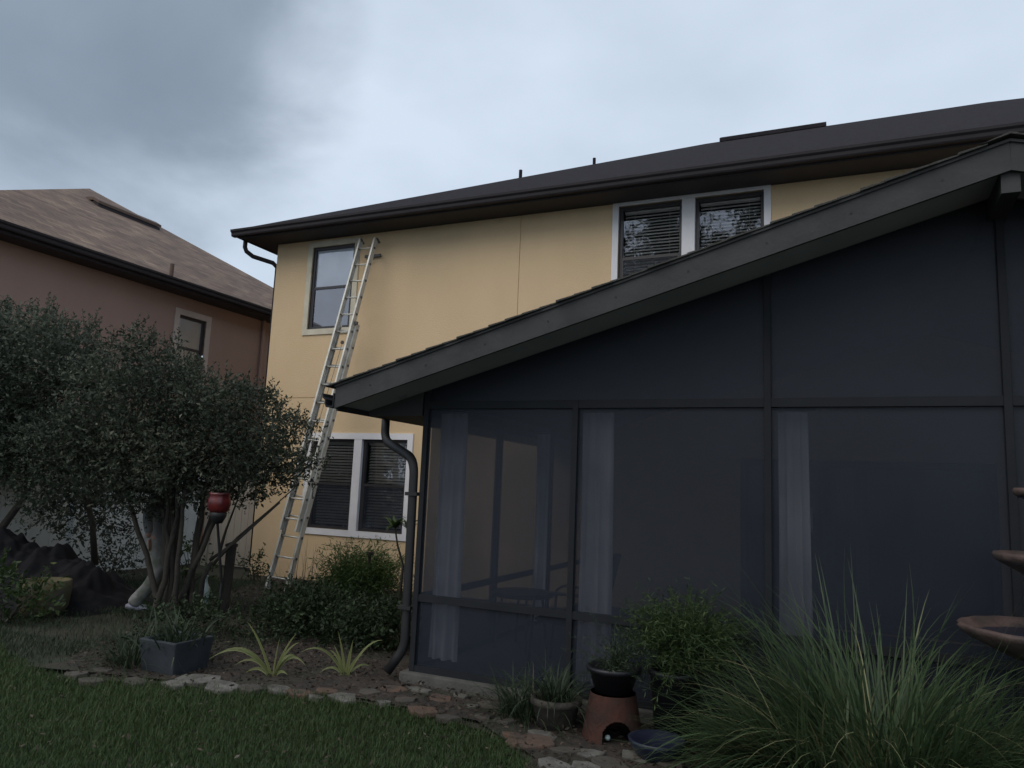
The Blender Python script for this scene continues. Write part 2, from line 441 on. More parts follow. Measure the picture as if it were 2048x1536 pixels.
def blades(B, az, lean, ln, w, droop, seg, tint, twist=0.4):
    """ribbons: start at B, leave at angle lean from vertical towards azimuth az, bend by droop along their length"""
    n = len(B); h = np.stack([np.cos(az), np.sin(az), np.zeros(n)], 1)
    side = np.stack([-np.sin(az + rng.normal(0, twist, n)), np.cos(az + rng.normal(0, twist, n)), np.zeros(n)], 1)
    p = B.copy(); vs = []
    for i in range(seg + 1):
        u = i / seg
        wd = (w * (1 - u ** 1.8) * (0.55 + 0.45 * min(1, u * 4)) + 0.0006)[:, None]
        vs.append(p - side * wd * 0.5); vs.append(p + side * wd * 0.5)
        a = lean + droop * u ** 1.4
        p = p + (h * np.sin(a)[:, None] + np.array([0, 0, 1.0]) * np.cos(a)[:, None]) * (ln / seg)[:, None]
    V = np.stack(vs, 1).reshape(-1, 3); k = 2 * (seg + 1)
    base = np.arange(n)[:, None] * k
    f = np.concatenate([base + np.array([[2 * i, 2 * i + 1, 2 * i + 3, 2 * i + 2]]) for i in range(seg)], 0)
    return V, f, np.repeat(tint, k)


def ball_points(c, r, n, power=0.5):
    d = unit(rng.normal(size=(n, 3))); u = rng.random(n) ** power
    return c + d * (u * r)[:, None] if np.ndim(r) else c + d * u[:, None] * np.asarray(r), d


def foliage(name, clumps, per, lsize, mat, parent, up=0.35, wr=0.45, power=0.45):
    """leaf clumps: each (centre, radius); leaves sit on short sprigs radiating from the clump"""
    P = []; D = []; TT = []
    for c, r in clumps:
        off = rng.normal(0, .17)
        k = int(per * (r / 0.3) ** 2)
        nt_ = max(6, k // 9)
        d = unit(rng.normal(size=(nt_, 3)) + np.array([0, 0, 0.25])); u = rng.random(nt_) ** power
        s0 = c + d * (u * r)[:, None] * np.array([1, 1, 0.9])
        sd_ = unit(d + rng.normal(0, 0.5, (nt_, 3)) + np.array([0, 0, up]))
        for j in range(9):
            P.append(s0 + sd_ * (j * lsize * 0.42)); D.append(unit(sd_ * 0.7 + rng.normal(0, 0.75, (nt_, 3)))); TT.append(np.full(nt_, off))
    P = np.concatenate(P); D = np.concatenate(D); n = len(P)
    Ln = lsize * rng.uniform(0.45, 1.4, n)
    V, Fc, T = leaves(P, D, Ln, Ln * wr, np.clip(rng.normal(0.45, 0.26, n) + np.concatenate(TT), 0, 1))
    return np_mesh(name, V, Fc, mat, parent, T)


def shoots(P0, h, lsize, per=14):
    """upright leafy shoots: returns leaf points, directions and stem tubes"""
    P = []; D = []; stems = MB()
    for p in P0:
        hh = h * random.uniform(0.5, 1.2); lean = np.array([random.gauss(0, .16), random.gauss(0, .16), 1.0]); lean /= np.linalg.norm(lean)
        stems.tube([p, p + lean * hh], [0.004, 0.0015], 4)
        k = int(per * hh / h)
        for j in range(k):
            u = (j + random.random()) / k
            a = random.uniform(0, 6.28)
            P.append(p + lean * hh * u); D.append((math.cos(a) * .8, math.sin(a) * .8, .7))
    return np.array(P), unit(np.array(D)), stems


# ================================================================== THE SETTING
YW = 10.18           # plane of the yellow wall
XC = -9.42           # its left corner
ZS = 5.86            # soffit
YP = 5.59            # porch front
XPL, XPR, XR = -3.38, 5.22, 0.92

MB().add([(-90, -60, 0), (90, -60, 0), (90, 120, 0), (-90, 120, 0)], [(0, 1, 2, 3)]).build('ground', 'soil')['kind'] = 'structure'

lawn_edge = [(-7.9, 4.95), (-6.8, 4.45), (-5.62, 4.17), (-5.0, 4.42), (-4.48, 4.58), (-3.7, 4.83), (-3.02, 4.91), (-2.5, 4.86), (-2.14, 4.75), (-1.80, 4.42), (-1.45, 3.6), (-1.1, 2.4), (-0.6, -3), (-30, -3), (-30, 4.9)]
MB().add([(x, y, 0.006) for x, y in lawn_edge], [tuple(range(len(lawn_edge)))]).build('lawn', 'turf')['kind'] = 'structure'


def bumpy_sheet(poly, z, step, amp, name, mat):
    """flower-bed soil inside a polygon, gently uneven"""
    bm = bmesh.new(); vs = [bm.verts.new((x, y, 0)) for x, y in poly]; bm.faces.new(vs)
    xs = [p[0] for p in poly]; ys = [p[1] for p in poly]
    for ax_, lo, hi in ((0, min(xs), max(xs)), (1, min(ys), max(ys))):
        k = lo + step
        while k < hi:
            co = (k, 0, 0) if ax_ == 0 else (0, k, 0); no = (1, 0, 0) if ax_ == 0 else (0, 1, 0)
            bmesh.ops.bisect_plane(bm, geom=bm.verts[:] + bm.edges[:] + bm.faces[:], plane_co=co, plane_no=no); k += step
    bmesh.ops.triangulate(bm, faces=bm.faces[:])
    for v in bm.verts:
        x, y = v.co.x, v.co.y
        v.co.z = z + amp * (0.5 + 0.25 * math.sin(x * 3.1 + y * 1.3) + 0.25 * math.sin(y * 4.3 - x * 1.7)) + random.uniform(0, amp * .5)
    me = bpy.data.meshes.new(name); bm.to_mesh(me); bm.free()
    me.polygons.foreach_set('use_smooth', [True] * len(me.polygons))
    me.materials.append(MATS[mat]); ob = bpy.data.objects.new(name, me); COL.objects.link(ob); ob['kind'] = 'structure'
    return ob


bed_poly = lawn_edge[2:12] + [(1.9, 2.4), (2.2, 5.55), (-3.46, 5.55), (-3.46, 10.1), (-8.8, 10.1), (-7.6, 7.2), (-6.2, 4.6)]
bumpy_sheet(bed_poly, 0.008, 0.16, 0.022, 'flower_bed', 'mulch')

# ------------------------------------------------------------------ yellow house
house = thing('yellow_house', 'large two-storey yellow stucco house with dark brown eaves behind the screened porch', 'house', (XC, YW, 0))


def cut_wall(mb, x0, x1, z0, z1, holes, y, depth):
    xs = sorted({x0, x1, *[v for h in holes for v in h[:2] if x0 < v < x1]})
    zs = sorted({z0, z1, *[v for h in holes for v in h[2:] if z0 < v < z1]})
    for i in range(len(xs) - 1):
        for j in range(len(zs) - 1):
            cx, cz = (xs[i] + xs[i + 1]) / 2, (zs[j] + zs[j + 1]) / 2
            if any(h[0] < cx < h[1] and h[2] < cz < h[3] for h in holes): continue
            mb.add([(xs[i], y, zs[j]), (xs[i + 1], y, zs[j]), (xs[i + 1], y, zs[j + 1]), (xs[i], y, zs[j + 1])], [(0, 1, 2, 3)])
    for hx0, hx1, hz0, hz1 in holes:
        if hx1 <= x0 or hx0 >= x1 or hz1 <= z0 or hz0 >= z1: continue
        a, b_, c, d = max(hx0, x0), min(hx1, x1), max(hz0, z0), min(hz1, z1)
        yb = y + depth
        mb.add([(a, y, c), (a, yb, c), (a, yb, d), (a, y, d)], [(0, 1, 2, 3)])
        mb.add([(b_, y, c), (b_, y, d), (b_, yb, d), (b_, yb, c)], [(0, 1, 2, 3)])
        mb.add([(a, y, d), (a, yb, d), (b_, yb, d), (b_, y, d)], [(0, 1, 2, 3)])
        mb.add([(a, y, c), (b_, y, c), (b_, yb, c), (a, yb, c)], [(0, 1, 2, 3)])
    # outer edge of the slab
    e = 0.014
    mb.add([(x0, y, z0), (x0, y + e, z0), (x0, y + e, z1), (x0, y, z1)], [(0, 1, 2, 3)])
    mb.add([(x1, y, z0), (x1, y, z1), (x1, y + e, z1), (x1, y + e, z0)], [(0, 1, 2, 3)])
    mb.add([(x0, y, z1), (x0, y + e, z1), (x1, y + e, z1), (x1, y, z1)], [(0, 1, 2, 3)])
    mb.add([(x0, y, z0), (x1, y, z0), (x1, y + e, z0), (x0, y + e, z0)], [(0, 1, 2, 3)])


W1 = (-8.60, -7.70, 4.24, 5.72)          # upper left window opening
W2 = (-8.30, -6.40, 0.86, 2.34)          # lower double window (both panes and mullion)
W3 = (-3.02, -0.99, 4.24, 5.81)          # upper right double window
DR = (-1.30, 1.55, 0.12, 2.16)           # patio door inside the porch
ZB, XJ = 3.04, -4.59                     # belt joint and vertical control joint
for a_ in ((XC, 9.2, 0.0, ZB - .006), (XC, XJ - .006, ZB + .006, ZS), (XJ + .006, 9.2, ZB + .006, ZS)):
    w_ = MB(); cut_wall(w_, *a_, [W1, W2, W3, DR], YW, 0.11); w_.build('wall', 'stucco_yellow', house)
side = MB()
cut_wall(side, XC + .002, 9.19, 0.0, ZS, [W1, W2, W3, DR], YW + 0.012, 0.02)
side.add([(XC, YW + .013, 0), (XC, YW + .013, ZS), (XC, 24, ZS), (XC, 24, 0)], [(0, 1, 2, 3)])
side.add([(9.2, YW + .013, 0), (9.2, 24, 0), (9.2, 24, ZS), (9.2, YW + .013, ZS)], [(0, 1, 2, 3)])
side.add([(XC, 24, 0), (XC, 24, ZS), (9.2, 24, ZS), (9.2, 24, 0)], [(0, 1, 2, 3)])
side.build('wall', 'stucco_yellow', house)

# rooms behind the glass
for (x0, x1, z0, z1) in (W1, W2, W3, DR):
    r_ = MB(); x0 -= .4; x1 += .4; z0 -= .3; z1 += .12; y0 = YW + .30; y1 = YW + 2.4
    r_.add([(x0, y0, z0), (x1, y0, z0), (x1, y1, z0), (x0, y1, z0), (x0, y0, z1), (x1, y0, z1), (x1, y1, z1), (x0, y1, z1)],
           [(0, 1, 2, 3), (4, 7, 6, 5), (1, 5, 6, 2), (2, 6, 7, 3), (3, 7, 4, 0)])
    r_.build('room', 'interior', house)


def trim_ring(parent, x0, x1, z0, z1, wd, y, thick, mat, name='trim', bottom=True):
    t_ = MB()
    t_.box((x0 - wd, y - thick, z1), (x1 + wd, y + .002, z1 + wd))
    if bottom: t_.box((x0 - wd, y - thick, z0 - wd), (x1 + wd, y + .002, z0))
    t_.box((x0 - wd, y - thick, z0), (x0, y + .002, z1)); t_.box((x1, y - thick, z0), (x1 + wd, y + .002, z1))
    return t_.build(name, mat, parent)


def quad_y(x0, x1, y, z0, z1):
    return MB().add([(x0, y, z0), (x1, y, z0), (x1, y, z1), (x0, y, z1)], [(0, 1, 2, 3)])


def sash_window(parent, x0, x1, z0, z1, y, blind=None, closed=0.5, split=0.5):
    """single-hung window: dark frame, two panes, blinds or shade behind"""
    fr_ = MB(); w_ = 0.045
    zm = z0 + (z1 - z0) * split
    fr_.box((x0, y, z1 - w_), (x1, y + .06, z1)); fr_.box((x0, y, z0), (x1, y + .06, z0 + w_))
    fr_.box((x0, y, z0 + w_), (x0 + w_, y + .06, z1 - w_)); fr_.box((x1 - w_, y, z0 + w_), (x1, y + .06, z1 - w_))
    fr_.box((x0 + w_, y + .008, zm - .022), (x1 - w_, y + .055, zm + .022))
    # lower sash sits proud
    fr_.box((x0 + w_, y + .004, z0 + w_), (x0 + w_ + .022, y + .05, zm - .022)); fr_.box((x1 - w_ - .022, y + .004, z0 + w_), (x1 - w_, y + .05, zm - .022))
    f_ = fr_.build('window', 'window_frame', parent)
    a, b_ = x0 + w_, x1 - w_
    quad_y(a, b_, y + .038, zm + .022, z1 - w_).build('pane', 'glass', f_)
    quad_y(a + .022, b_ - .022, y + .024, z0 + w_, zm - .022).build('pane', 'glass', f_)
    if blind == 'slats': quad_y(a + .022, b_ - .022, y + .012, z0 + w_, zm - .022).build('insect_screen', 'window_screen', f_)
    if blind == 'slats':
        s_ = MB(); k = int((z1 - z0 - 2 * w_) / 0.047)
        for i in range(k):
            zz_ = z1 - w_ - .03 - i * 0.047; tilt = random.gauss(0, .05) + .72
            sag = random.gauss(0, .0018); yc = y + .12; c_, q_ = math.cos(tilt) * .024, math.sin(tilt) * .024
            s_.add([(a + .015, yc - c_, zz_ - q_), (b_ - .015, yc - c_, zz_ - q_ + sag), (b_ - .015, yc + c_, zz_ + q_ + sag), (a + .015, yc + c_, zz_ + q_)], [(0, 1, 2, 3)])
        for xx in (a + .16, b_ - .16): s_.box((xx, y + .094, z0 + w_), (xx + .004, y + .096, z1 - w_))
        s_.box((a + .01, y + .085, z1 - w_ - .03), (b_ - .01, y + .15, z1 - w_))
        o = s_.build('blind', 'blind', f_); o['kind'] = 'stuff'
    elif blind == 'shade':
        MB().box((a, y + .045, zm + .022), (b_, y + .049, z1 - w_)).build('shade', 'shade_cloth', f_)
        MB().box((a + .023, y + .034, z0 + w_), (b_ - .023, y + .038, zm - .024)).build('shade', 'shade_lower', f_)
    return f_


trim_ring(house, *W1, .10, YW, .022, 'trim_cream')
sash_window(house, W1[0] + .002, W1[1] - .002, W1[2] + .002, W1[3] - .002, YW + .02, 'shade')
trim_ring(house, *W2, .10, YW, .022, 'trim_white')
mx_ = (W2[0] + W2[1]) / 2
MB().box((mx_ - .075, YW - .018, W2[2] + .001), (mx_ + .075, YW + .1, W2[3] - .001)).build('mullion', 'trim_white', house)
sash_window(house, W2[0] + .002, mx_ - .076, W2[2] + .002, W2[3] - .002, YW + .04, 'slats')
sash_window(house, mx_ + .076, W2[1] - .002, W2[2] + .002, W2[3] - .002, YW + .04, 'slats')
trim_ring(house, *W3, .09, YW, .022, 'trim_white')
mx_ = (W3[0] + W3[1]) / 2
MB().box((mx_ - .09, YW - .018, W3[2] + .001), (mx_ + .09, YW + .1, W3[3] - .001)).build('mullion', 'trim_white', house)
sash_window(house, W3[0] + .002, mx_ - .091, W3[2] + .002, W3[3] - .002, YW + .04, 'slats')
sash_window(house, mx_ + .091, W3[1] - .002, W3[2] + .002, W3[3] - .002, YW + .04, 'slats')

# patio door inside the porch
dr = MB()
for x0 in (-1.30, 0.125):
    x1 = x0 + 1.42; y0 = YW + (.03 if x0 < 0 else .075)
    dr.box((x0, y0, .13), (x0 + .07, y0 + .04, 2.15)); dr.box((x1 - .07, y0, .13), (x1, y0 + .04, 2.15))
    dr.box((x0 + .07, y0, .13), (x1 - .07, y0 + .04, .22)); dr.box((x0 + .07, y0, 2.07), (x1 - .07, y0 + .04, 2.15))
door = dr.build('patio_door', 'window_frame', house)
quad_y(-1.23, .05, YW + .045, .22, 2.07).build('pane', 'glass_dim', door)
quad_y(.195, 1.475, YW + .09, .22, 2.07).build('pane', 'glass_dim', door)
hp = yp(1623, 1040, YW - .02)
MB().tube([(hp[0], YW + .03, hp[2] + .14), (hp[0], YW - .03, hp[2] + .11), (hp[0], YW - .03, hp[2] - .11), (hp[0], YW + .03, hp[2] - .14)], .02, 8).build('handle', 'fence_white', door)

# eaves, fascia, gutters
OV = 0.52; XE = XC - .42; YE = YW - OV
so = MB(); so.box((XE + .02, YE + .02, ZS), (9.6, YW + .05, ZS + .012)); so.box((XE + .02, YW + .05, ZS), (XC + .05, 24.4, ZS + .012))
so.build('soffit', 'soffit_brown', house)
fa = MB(); fa.box((XE, YE, ZS - .015), (9.62, YE + .02, ZS + .15)); fa.box((XE, YE + .02, ZS - .015), (XE + .02, 24.42, ZS + .15))
fa.build('fascia', 'fascia_brown', house)


def gutter(prof_out, a, b, axis, at_, z, sign):
    """K-style gutter; prof in (outward, up)"""
    pr = [(0, 0.0), (.075, 0.0), (.088, .02), (.092, .06), (.118, .085), (.122, .118), (.112, .118), (.106, .090), (.082, .066), (.078, .026), (.07, .012), (.010, .012), (.010, .118), (0, .118)]
    return MB().prism([(at_ + sign * p[0], z + p[1]) for p in pr], axis, a, b)


g1 = gutter(None, XE - .12, 9.6, 0, YE - .002, ZS + .012, -1).build('gutter', 'fascia_brown', house)
g2 = gutter(None, YE - .002, 24.4, 1, XE - .002, ZS + .012, -1).build('gutter', 'fascia_brown', house)
# corner downspout: elbow from the side gutter back to the side wall
q = [(XE - .06, YE + .20, ZS + .02), (XE - .06, YE + .20, ZS - .10), (XE - .045, YE + .23, ZS - .17), (XE + .02, YE + .33, ZS - .24), (XC - .10, YE + .53, ZS - .33), (XC - .055, YE + .60, ZS - .40), (XC - .05, YE + .60, ZS - .55), (XC - .05, YE + .60, .15)]
MB().tube(q, .042, 10, 0.85).build('downspout', 'fascia_brown', house, smooth=True)

# hip roof
S = 0.53; ZR = ZS + .155; UR = 7.0
e0x, e1x, e0y, e1y = XE - .04, 9.66, YE - .04, YE - .04 + 2 * UR
zr = ZR + S * UR
rf = MB(); rv = [(e0x, e0y, ZR), (e1x, e0y, ZR), (e1x, e1y, ZR), (e0x, e1y, ZR), (e0x + UR, e0y + UR, zr), (e1x - UR, e0y + UR, zr)]
rf.add(rv, [(0, 1, 5, 4), (1, 2, 5), (2, 3, 4, 5), (3, 0, 4)])
rf.add([(x, y, z - .03) for x, y, z in rv[:4]] + rv[:4], [(0, 1, 5, 4), (1, 2, 6, 5), (2, 3, 7, 6), (3, 0, 4, 7), (3, 2, 1, 0)])
roof = rf.build('roof', 'roof_shingle', house)
MB().prism([(e0y + UR - .22, zr - .10), (e0y + UR - .22, zr - .02), (e0y + UR, zr + .10), (e0y + UR + .22, zr - .02), (e0y + UR + .22, zr - .10)], 0, -2.55, -.32).build('ridge_vent', 'roof_shingle', roof)
for px_, py_, u in ((1025, 366, 4.0), (1188, 339, 5.2)):
    y_ = e0y + u; p_ = yp(px_, py_, y_); zb = ZR + S * u
    if p_[0] < e0x + u: p_[0] = max(p_[0], e0x + u * .92); zb = ZR + S * min(u, p_[0] - e0x)
    MB().tube([(p_[0], y_, zb - .1), (p_[0], y_, p_[2] + .26)], .036, 10).build('vent_pipe', 'roof_shingle', roof)

# ------------------------------------------------------------------ screened porch (part of the place, a thing of its own)
porch = thing('screened_porch', 'dark gabled screen porch with grey fascia in front of the yellow house', 'porch', (XPL, YP, 0))
MB().box((XPL - .05, YP - .06, 0), (XPR + .05, YW - .002, .11)).build('slab', 'concrete', porch, bevel=.012)


def zt(x): return 3.87 - .291 * abs(x - XR)      # roof surface


YF = YP - .50          # rake front edge
XEL, XER = XR - 4.87, XR + 4.87
for s_, xe in ((-1, XEL), (1, XER)):
    dk = MB()   # roof deck: dark ceiling below
    dk.prism([(xe, zt(xe) - .045), (XR, zt(XR) - .045), (XR, zt(XR) - .16), (xe, zt(xe) - .16)], 1, YF + .03, YW - .004)
    dk.build('roof_deck', 'ceiling', porch)
    fc = MB(); fc.prism([(xe, zt(xe) - .012), (XR - s_ * -.001 if s_ < 0 else XR + .001, zt(XR) - .012), (XR, zt(XR) - .20), (xe, zt(xe) - .20)], 1, YF, YF + .028)
    fc.build('fascia', 'porch_trim', porch)
    MB().prism([(xe - s_ * -.0, zt(xe) - .004 + .0), (XR, zt(XR) - .004), (XR, zt(XR) - .022), (xe, zt(xe) - .022)], 1, YF - .014, YF - .002).build('drip_edge', 'porch_trim', porch)
    # shingle courses: thin overlapping strips; their ragged ends show along the rake
    L_ = 4.87 / math.cos(math.atan(.291)); k = int(L_ / .143)
    for i in range(k + 1):
        a0 = max(0, 4.95 - i * .1375); a1 = max(0, a0 - .155)
        if a1 <= 0: break
        xa, xb = XR + s_ * a0, XR + s_ * a1
        yo = YF - .022 - random.uniform(0, .022)
        MB().prism([(xa, zt(xa) + .016), (xb, zt(xb) + .006), (xb, zt(xb) - .003), (xa, zt(xa) - .003 + .004)], 1, yo, YW - .004).build('shingle', 'porch_shingle', porch)
MB().prism([(XR - .16, zt(XR - .16) + .012), (XR, zt(XR) + .026), (XR + .16, zt(XR - .16) + .012), (XR, zt(XR) + .012)], 1, YF - .045, YW - .004).build('ridge_cap', 'porch_shingle', porch)
# sloped rake soffit board and horizontal eave soffit, left and right
for s_, xw, xe in ((-1, XPL, XEL), (1, XPR, XER)):
    MB().prism([(xe, zt(xe) - .162), (XR, zt(XR) - .162), (XR, zt(XR) - .178), (xe, zt(xe) - .178)], 1, YF + .03, YP - .03).build('soffit', 'porch_soffit', porch)
    MB().box((min(xe, xw), YP - .02, 2.24), (max(xe, xw), YW - .004, 2.252)).build('soffit', 'porch_trim', porch)
    MB().prism([(xe, 2.253), (xw, 2.253), (xw, zt(xw) - .162), (xe, zt(xe) - .162)], 1, YP - .02, YP - .004).build('eave_return', 'porch_trim', porch)
    MB().box((min(xe, xe - s_ * .02), YF + .03, 2.235), (max(xe, xe - s_ * .02), YW - .005, 2.41)).build('fascia', 'bronze_metal', porch)
    gutter(None, YF - .01, YW - .006, 1, xe + s_ * .002, 2.262, s_).build('gutter', 'bronze_metal' if s_ > 0 else 'post_metal', porch)
# corner box under the eave return and the posts and rails of the screen frame
posts_x = [XPL + .03, -1.98, -.527, .93, 2.39, 3.85, XPR - .03]
HW = .024
for x_ in posts_x:
    top = zt(x_) - .18 if abs(x_ + 1.98) > .1 else 2.367
    MB().box((x_ - HW, YP, .11), (x_ + HW, YP + .06, top)).build('post', 'post_metal', porch, bevel=.004)
for a, b_ in zip(posts_x[:-1], posts_x[1:]):
    for zc, hh in ((.705, .028), (2.335, .032), (.135, .025)):
        MB().box((a + HW + .001, YP + .005, zc - hh), (b_ - HW - .001, YP + .055, zc + hh)).build('rail', 'post_metal', porch)
posts_y = [YP + .09, 7.12, 8.62, YW - .05]
pscr = yp(1018, 1000, YW)  # side post seen through the front screen
for xs_ in (XPL + .03, XPR - .03):
    for y_ in posts_y[1:]:
        MB().box((xs_ - .03, y_ - .03, .11), (xs_ + .03, y_ + .03, 2.37)).build('post', 'post_metal', porch)
    for a, b_ in zip(posts_y[:-1], posts_y[1:]):
        for zc, hh in ((.705, .028), (2.345, .04), (.135, .025)):
            MB().box((xs_ - .025, a + .031, zc - hh), (xs_ + .025, b_ - .031, zc + hh)).build('rail', 'post_metal', porch)
# screens: one sheet per bay, front (rectangles below the beam, gable pieces above) and sides
for a, b_ in zip(posts_x[:-1], posts_x[1:]):
    a += HW; b_ -= HW; y = YP + .03
    for z0, z1 in ((.16, .677), (.733, 2.303)):
        MB().box((a, y, z0), (b_, y + .002, z1)).build('screen', 'screen_mesh', porch)
    if b_ < -1.9: continue
    if a < -1.9: a = XPL + .06
    MB().prism([(a, 2.367), (b_, 2.367), (b_, zt(b_) - .165), (a, zt(a) - .165)] if not a < XR < b_ else [(a, 2.367), (b_, 2.367), (b_, zt(b_) - .165), (XR, zt(XR) - .165), (a, zt(a) - .165)], 1, y, y + .002).build('screen', 'screen_mesh', porch)
for xs_ in (XPL + .03, XPR - .03):
    for a, b_ in zip(posts_y[:-1], posts_y[1:]):
        for z0, z1 in ((.16, .677), (.733, 2.305)):
            MB().box((xs_ - .001, a + .03, z0), (xs_ + .001, b_ - .03, z1)).build('screen', 'screen_mesh', porch)
MB().box((XR - .05, YF + .03, zt(XR) - .33), (XR + .05, YP + .06, zt(XR) - .19)).build('ridge_beam', 'porch_trim', porch)
# downspout: drops from the gutter, bends back to the corner post and runs down beside it
gx = XEL - .06
d0 = yp(773, 822, 1.0); yy = gx / ((d0[0]) / 1.0)
pts = []
A = np.array([gx, yy, 2.27]); B_ = np.array([gx, yy, 2.05]); C_ = np.array([XPL - .07, YP + .02, 1.86]); D_ = np.array([XPL - .065, YP + .03, .28]); E_ = np.array([XPL - .20, YP - .0, .08])


def arc(p, c, q_, n=6):
    return [(1 - u) ** 2 * p + 2 * u * (1 - u) * c + u * u * q_ for u in np.linspace(0, 1, n)]


def toward(p, q_, d): return p + (q_ - p) / np.linalg.norm(q_ - p) * d


pts = [A] + arc(toward(B_, A, .10), B_, toward(B_, C_, .12)) + arc(toward(C_, B_, .14), C_, toward(C_, D_, .14)) + arc(toward(D_, C_, .08), D_, toward(D_, E_, .08)) + [E_]
MB().tube(pts, .041, 12, 0.85).build('downspout', 'bronze_metal', porch, smooth=True)
for zc in (1.55, .6): MB().box((XPL - .12, YP - .025, zc), (XPL - .002, YP + .075, zc + .03)).build('strap', 'bronze_metal', porch)
for i in range(9):      # screw heads along the fascia
    x_ = XEL + .35 + i * .52
    MB().tube([(x_, YF - .003, zt(x_) - .11), (x_, YF + .002, zt(x_) - .11)], .009, 8).build('screw', 'bronze_metal', porch)
# flood light under the left eave
fc_ = yp(812, 776, YP - .022)
fl = thing('flood_light', 'small twin-headed grey flood light under the left eave of the screen porch', 'light', fc_)
MB().tube([fc_, fc_ - np.array([0, .022, 0])], .042, 16).build('base', 'lamp_grey', fl)
for sx, sy in ((-.075, -.07), (.03, -.09)):
    c = Vector((fc_[0] + sx, fc_[1] + sy, fc_[2] - .045)); dirv = Vector((sx * 4, -.5, -.45)).normalized()
    h_ = MB(); h_.tube([fc_ - np.array([0, .02, 0]), (c - dirv * .04)[:]], .009, 8)
    h_.tube([(c - dirv * .06)[:], (c - dirv * .03)[:], (c + dirv * .02)[:], (c + dirv * .045)[:]], [.015, .027, .034, .040], 14)
    hd = h_.build('lamp_head', 'lamp_grey', fl, smooth=True)
    MB().tube([(c + dirv * .043)[:], (c + dirv * .048)[:]], .036, 14).build('lens', 'lamp_glass', hd)

# curtains inside the screens
def curtain(x0, x1, y, lab, tie=0.0, z0=.20, z1=2.28, top0=None):
    t = thing('curtain', lab, 'curtain', ((x0 + x1) / 2, y, z0), 'curtains hanging inside the screen porch')
    mb = MB(); nx, nz_ = 46, 26; k = (x1 - x0) / .085
    for j in range(nz_ + 1):
        v = j / nz_; z = z0 + (z1 - z0) * v
        pinch = 1 - tie * math.sin(math.pi * min(1, (1 - v) * 1.0)) if tie else 1
        for i in range(nx + 1):
            u = i / nx; a = u * k * 2 * math.pi
            xx = (x0 + x1) / 2 + (u - .5) * (x1 - x0) * pinch * (1 + .06 * (1 - v)) + .006 * math.sin(a * 1.7 + v * 3)
            mb.v.append((xx, y + .032 * math.sin(a + .5 * math.sin(v * 4 + u * 5)) * (.5 + .5 * (1 - v)) + .004 * math.sin(v * 13 + u * 9), z))
    W = nx + 1
    mb.f = [(j * W + i, j * W + i + 1, (j + 1) * W + i + 1, (j + 1) * W + i) for j in range(nz_) for i in range(nx)]
    mb.build('cloth', 'curtain', t, smooth=True)
    rd = MB()
    rd.tube([(x0 - .05, y, z1 + .02), (x1 + .05, y, z1 + .02)], .008, 6); rd.build('rod', 'bronze_metal', t)


curtain(-3.28, -3.02, YP + .16, 'grey curtain bunched beside the left corner post of the porch')
curtain(-1.96, -1.70, YP + .15, 'pleated lavender-grey curtain hanging just right of the second porch post')
curtain(-.47, -.26, YP + .15, 'pale tapering curtain by the third porch post above the grass clump', tie=.0)
for cc, yy_ in ((-3.28, 8.0),):
    curtain(cc - .0, cc + .16, yy_, 'narrow curtain on the side screen deep inside the porch')

# patio chair and side table inside
ch = thing('patio_chair', 'dark sling patio chair with arms inside the screened porch', 'chair', (-2.25, 6.45, .11))


def bar(mb, a, b_, r=.014): mb.tube([a, b_], r, 8)


cx, cy, zf = -2.25, 6.45, .111
for s_ in (-.27, .27):
    m_ = MB(); m_.tube([(cx - .30, cy + s_, zf), (cx - .27, cy + s_, zf + .40), (cx - .26, cy + s_, zf + .62), (cx - .20, cy + s_, zf + .66), (cx + .22, cy + s_, zf + .66)], .014, 8)
    m_.build('armrest', 'chair_frame', ch, smooth=True)
    m_ = MB(); m_.tube([(cx + .30, cy + s_, zf), (cx + .20, cy + s_, zf + .40), (cx + .34, cy + s_, zf + .98)], .014, 8); m_.build('leg', 'chair_frame', ch)
m_ = MB(); m_.prism([(cx - .26, zf + .42), (cx + .0, zf + .39), (cx + .21, zf + .40), (cx + .21, zf + .42), (cx, zf + .41), (cx - .26, zf + .44)], 1, cy - .25, cy + .25); m_.build('seat', 'chair_frame', ch)
m_ = MB(); m_.prism([(cx + .20, zf + .41), (cx + .36, zf + .99), (cx + .34, zf + 1.0), (cx + .18, zf + .42)], 1, cy - .25, cy + .25); m_.build('backrest', 'chair_frame', ch)
tb = thing('side_table', 'low dark side table inside the porch beside the patio chair', 'table', (-3.0, 6.9, .11))
MB().lathe([(.01, .50), (.30, .50), (.31, .51), (.31, .53), (.30, .54), (.01, .54)], (-2.95, 6.95, .11), 28).build('tabletop', 'chair_frame', tb, smooth=False)
for k in range(4):
    a = k * math.pi / 2 + .6
    m_ = MB(); bar(m_, (-2.95 + .26 * math.cos(a), 6.95 + .26 * math.sin(a), .111), (-2.95 + .2 * math.cos(a), 6.95 + .2 * math.sin(a), .61)); m_.build('leg', 'chair_frame', tb)

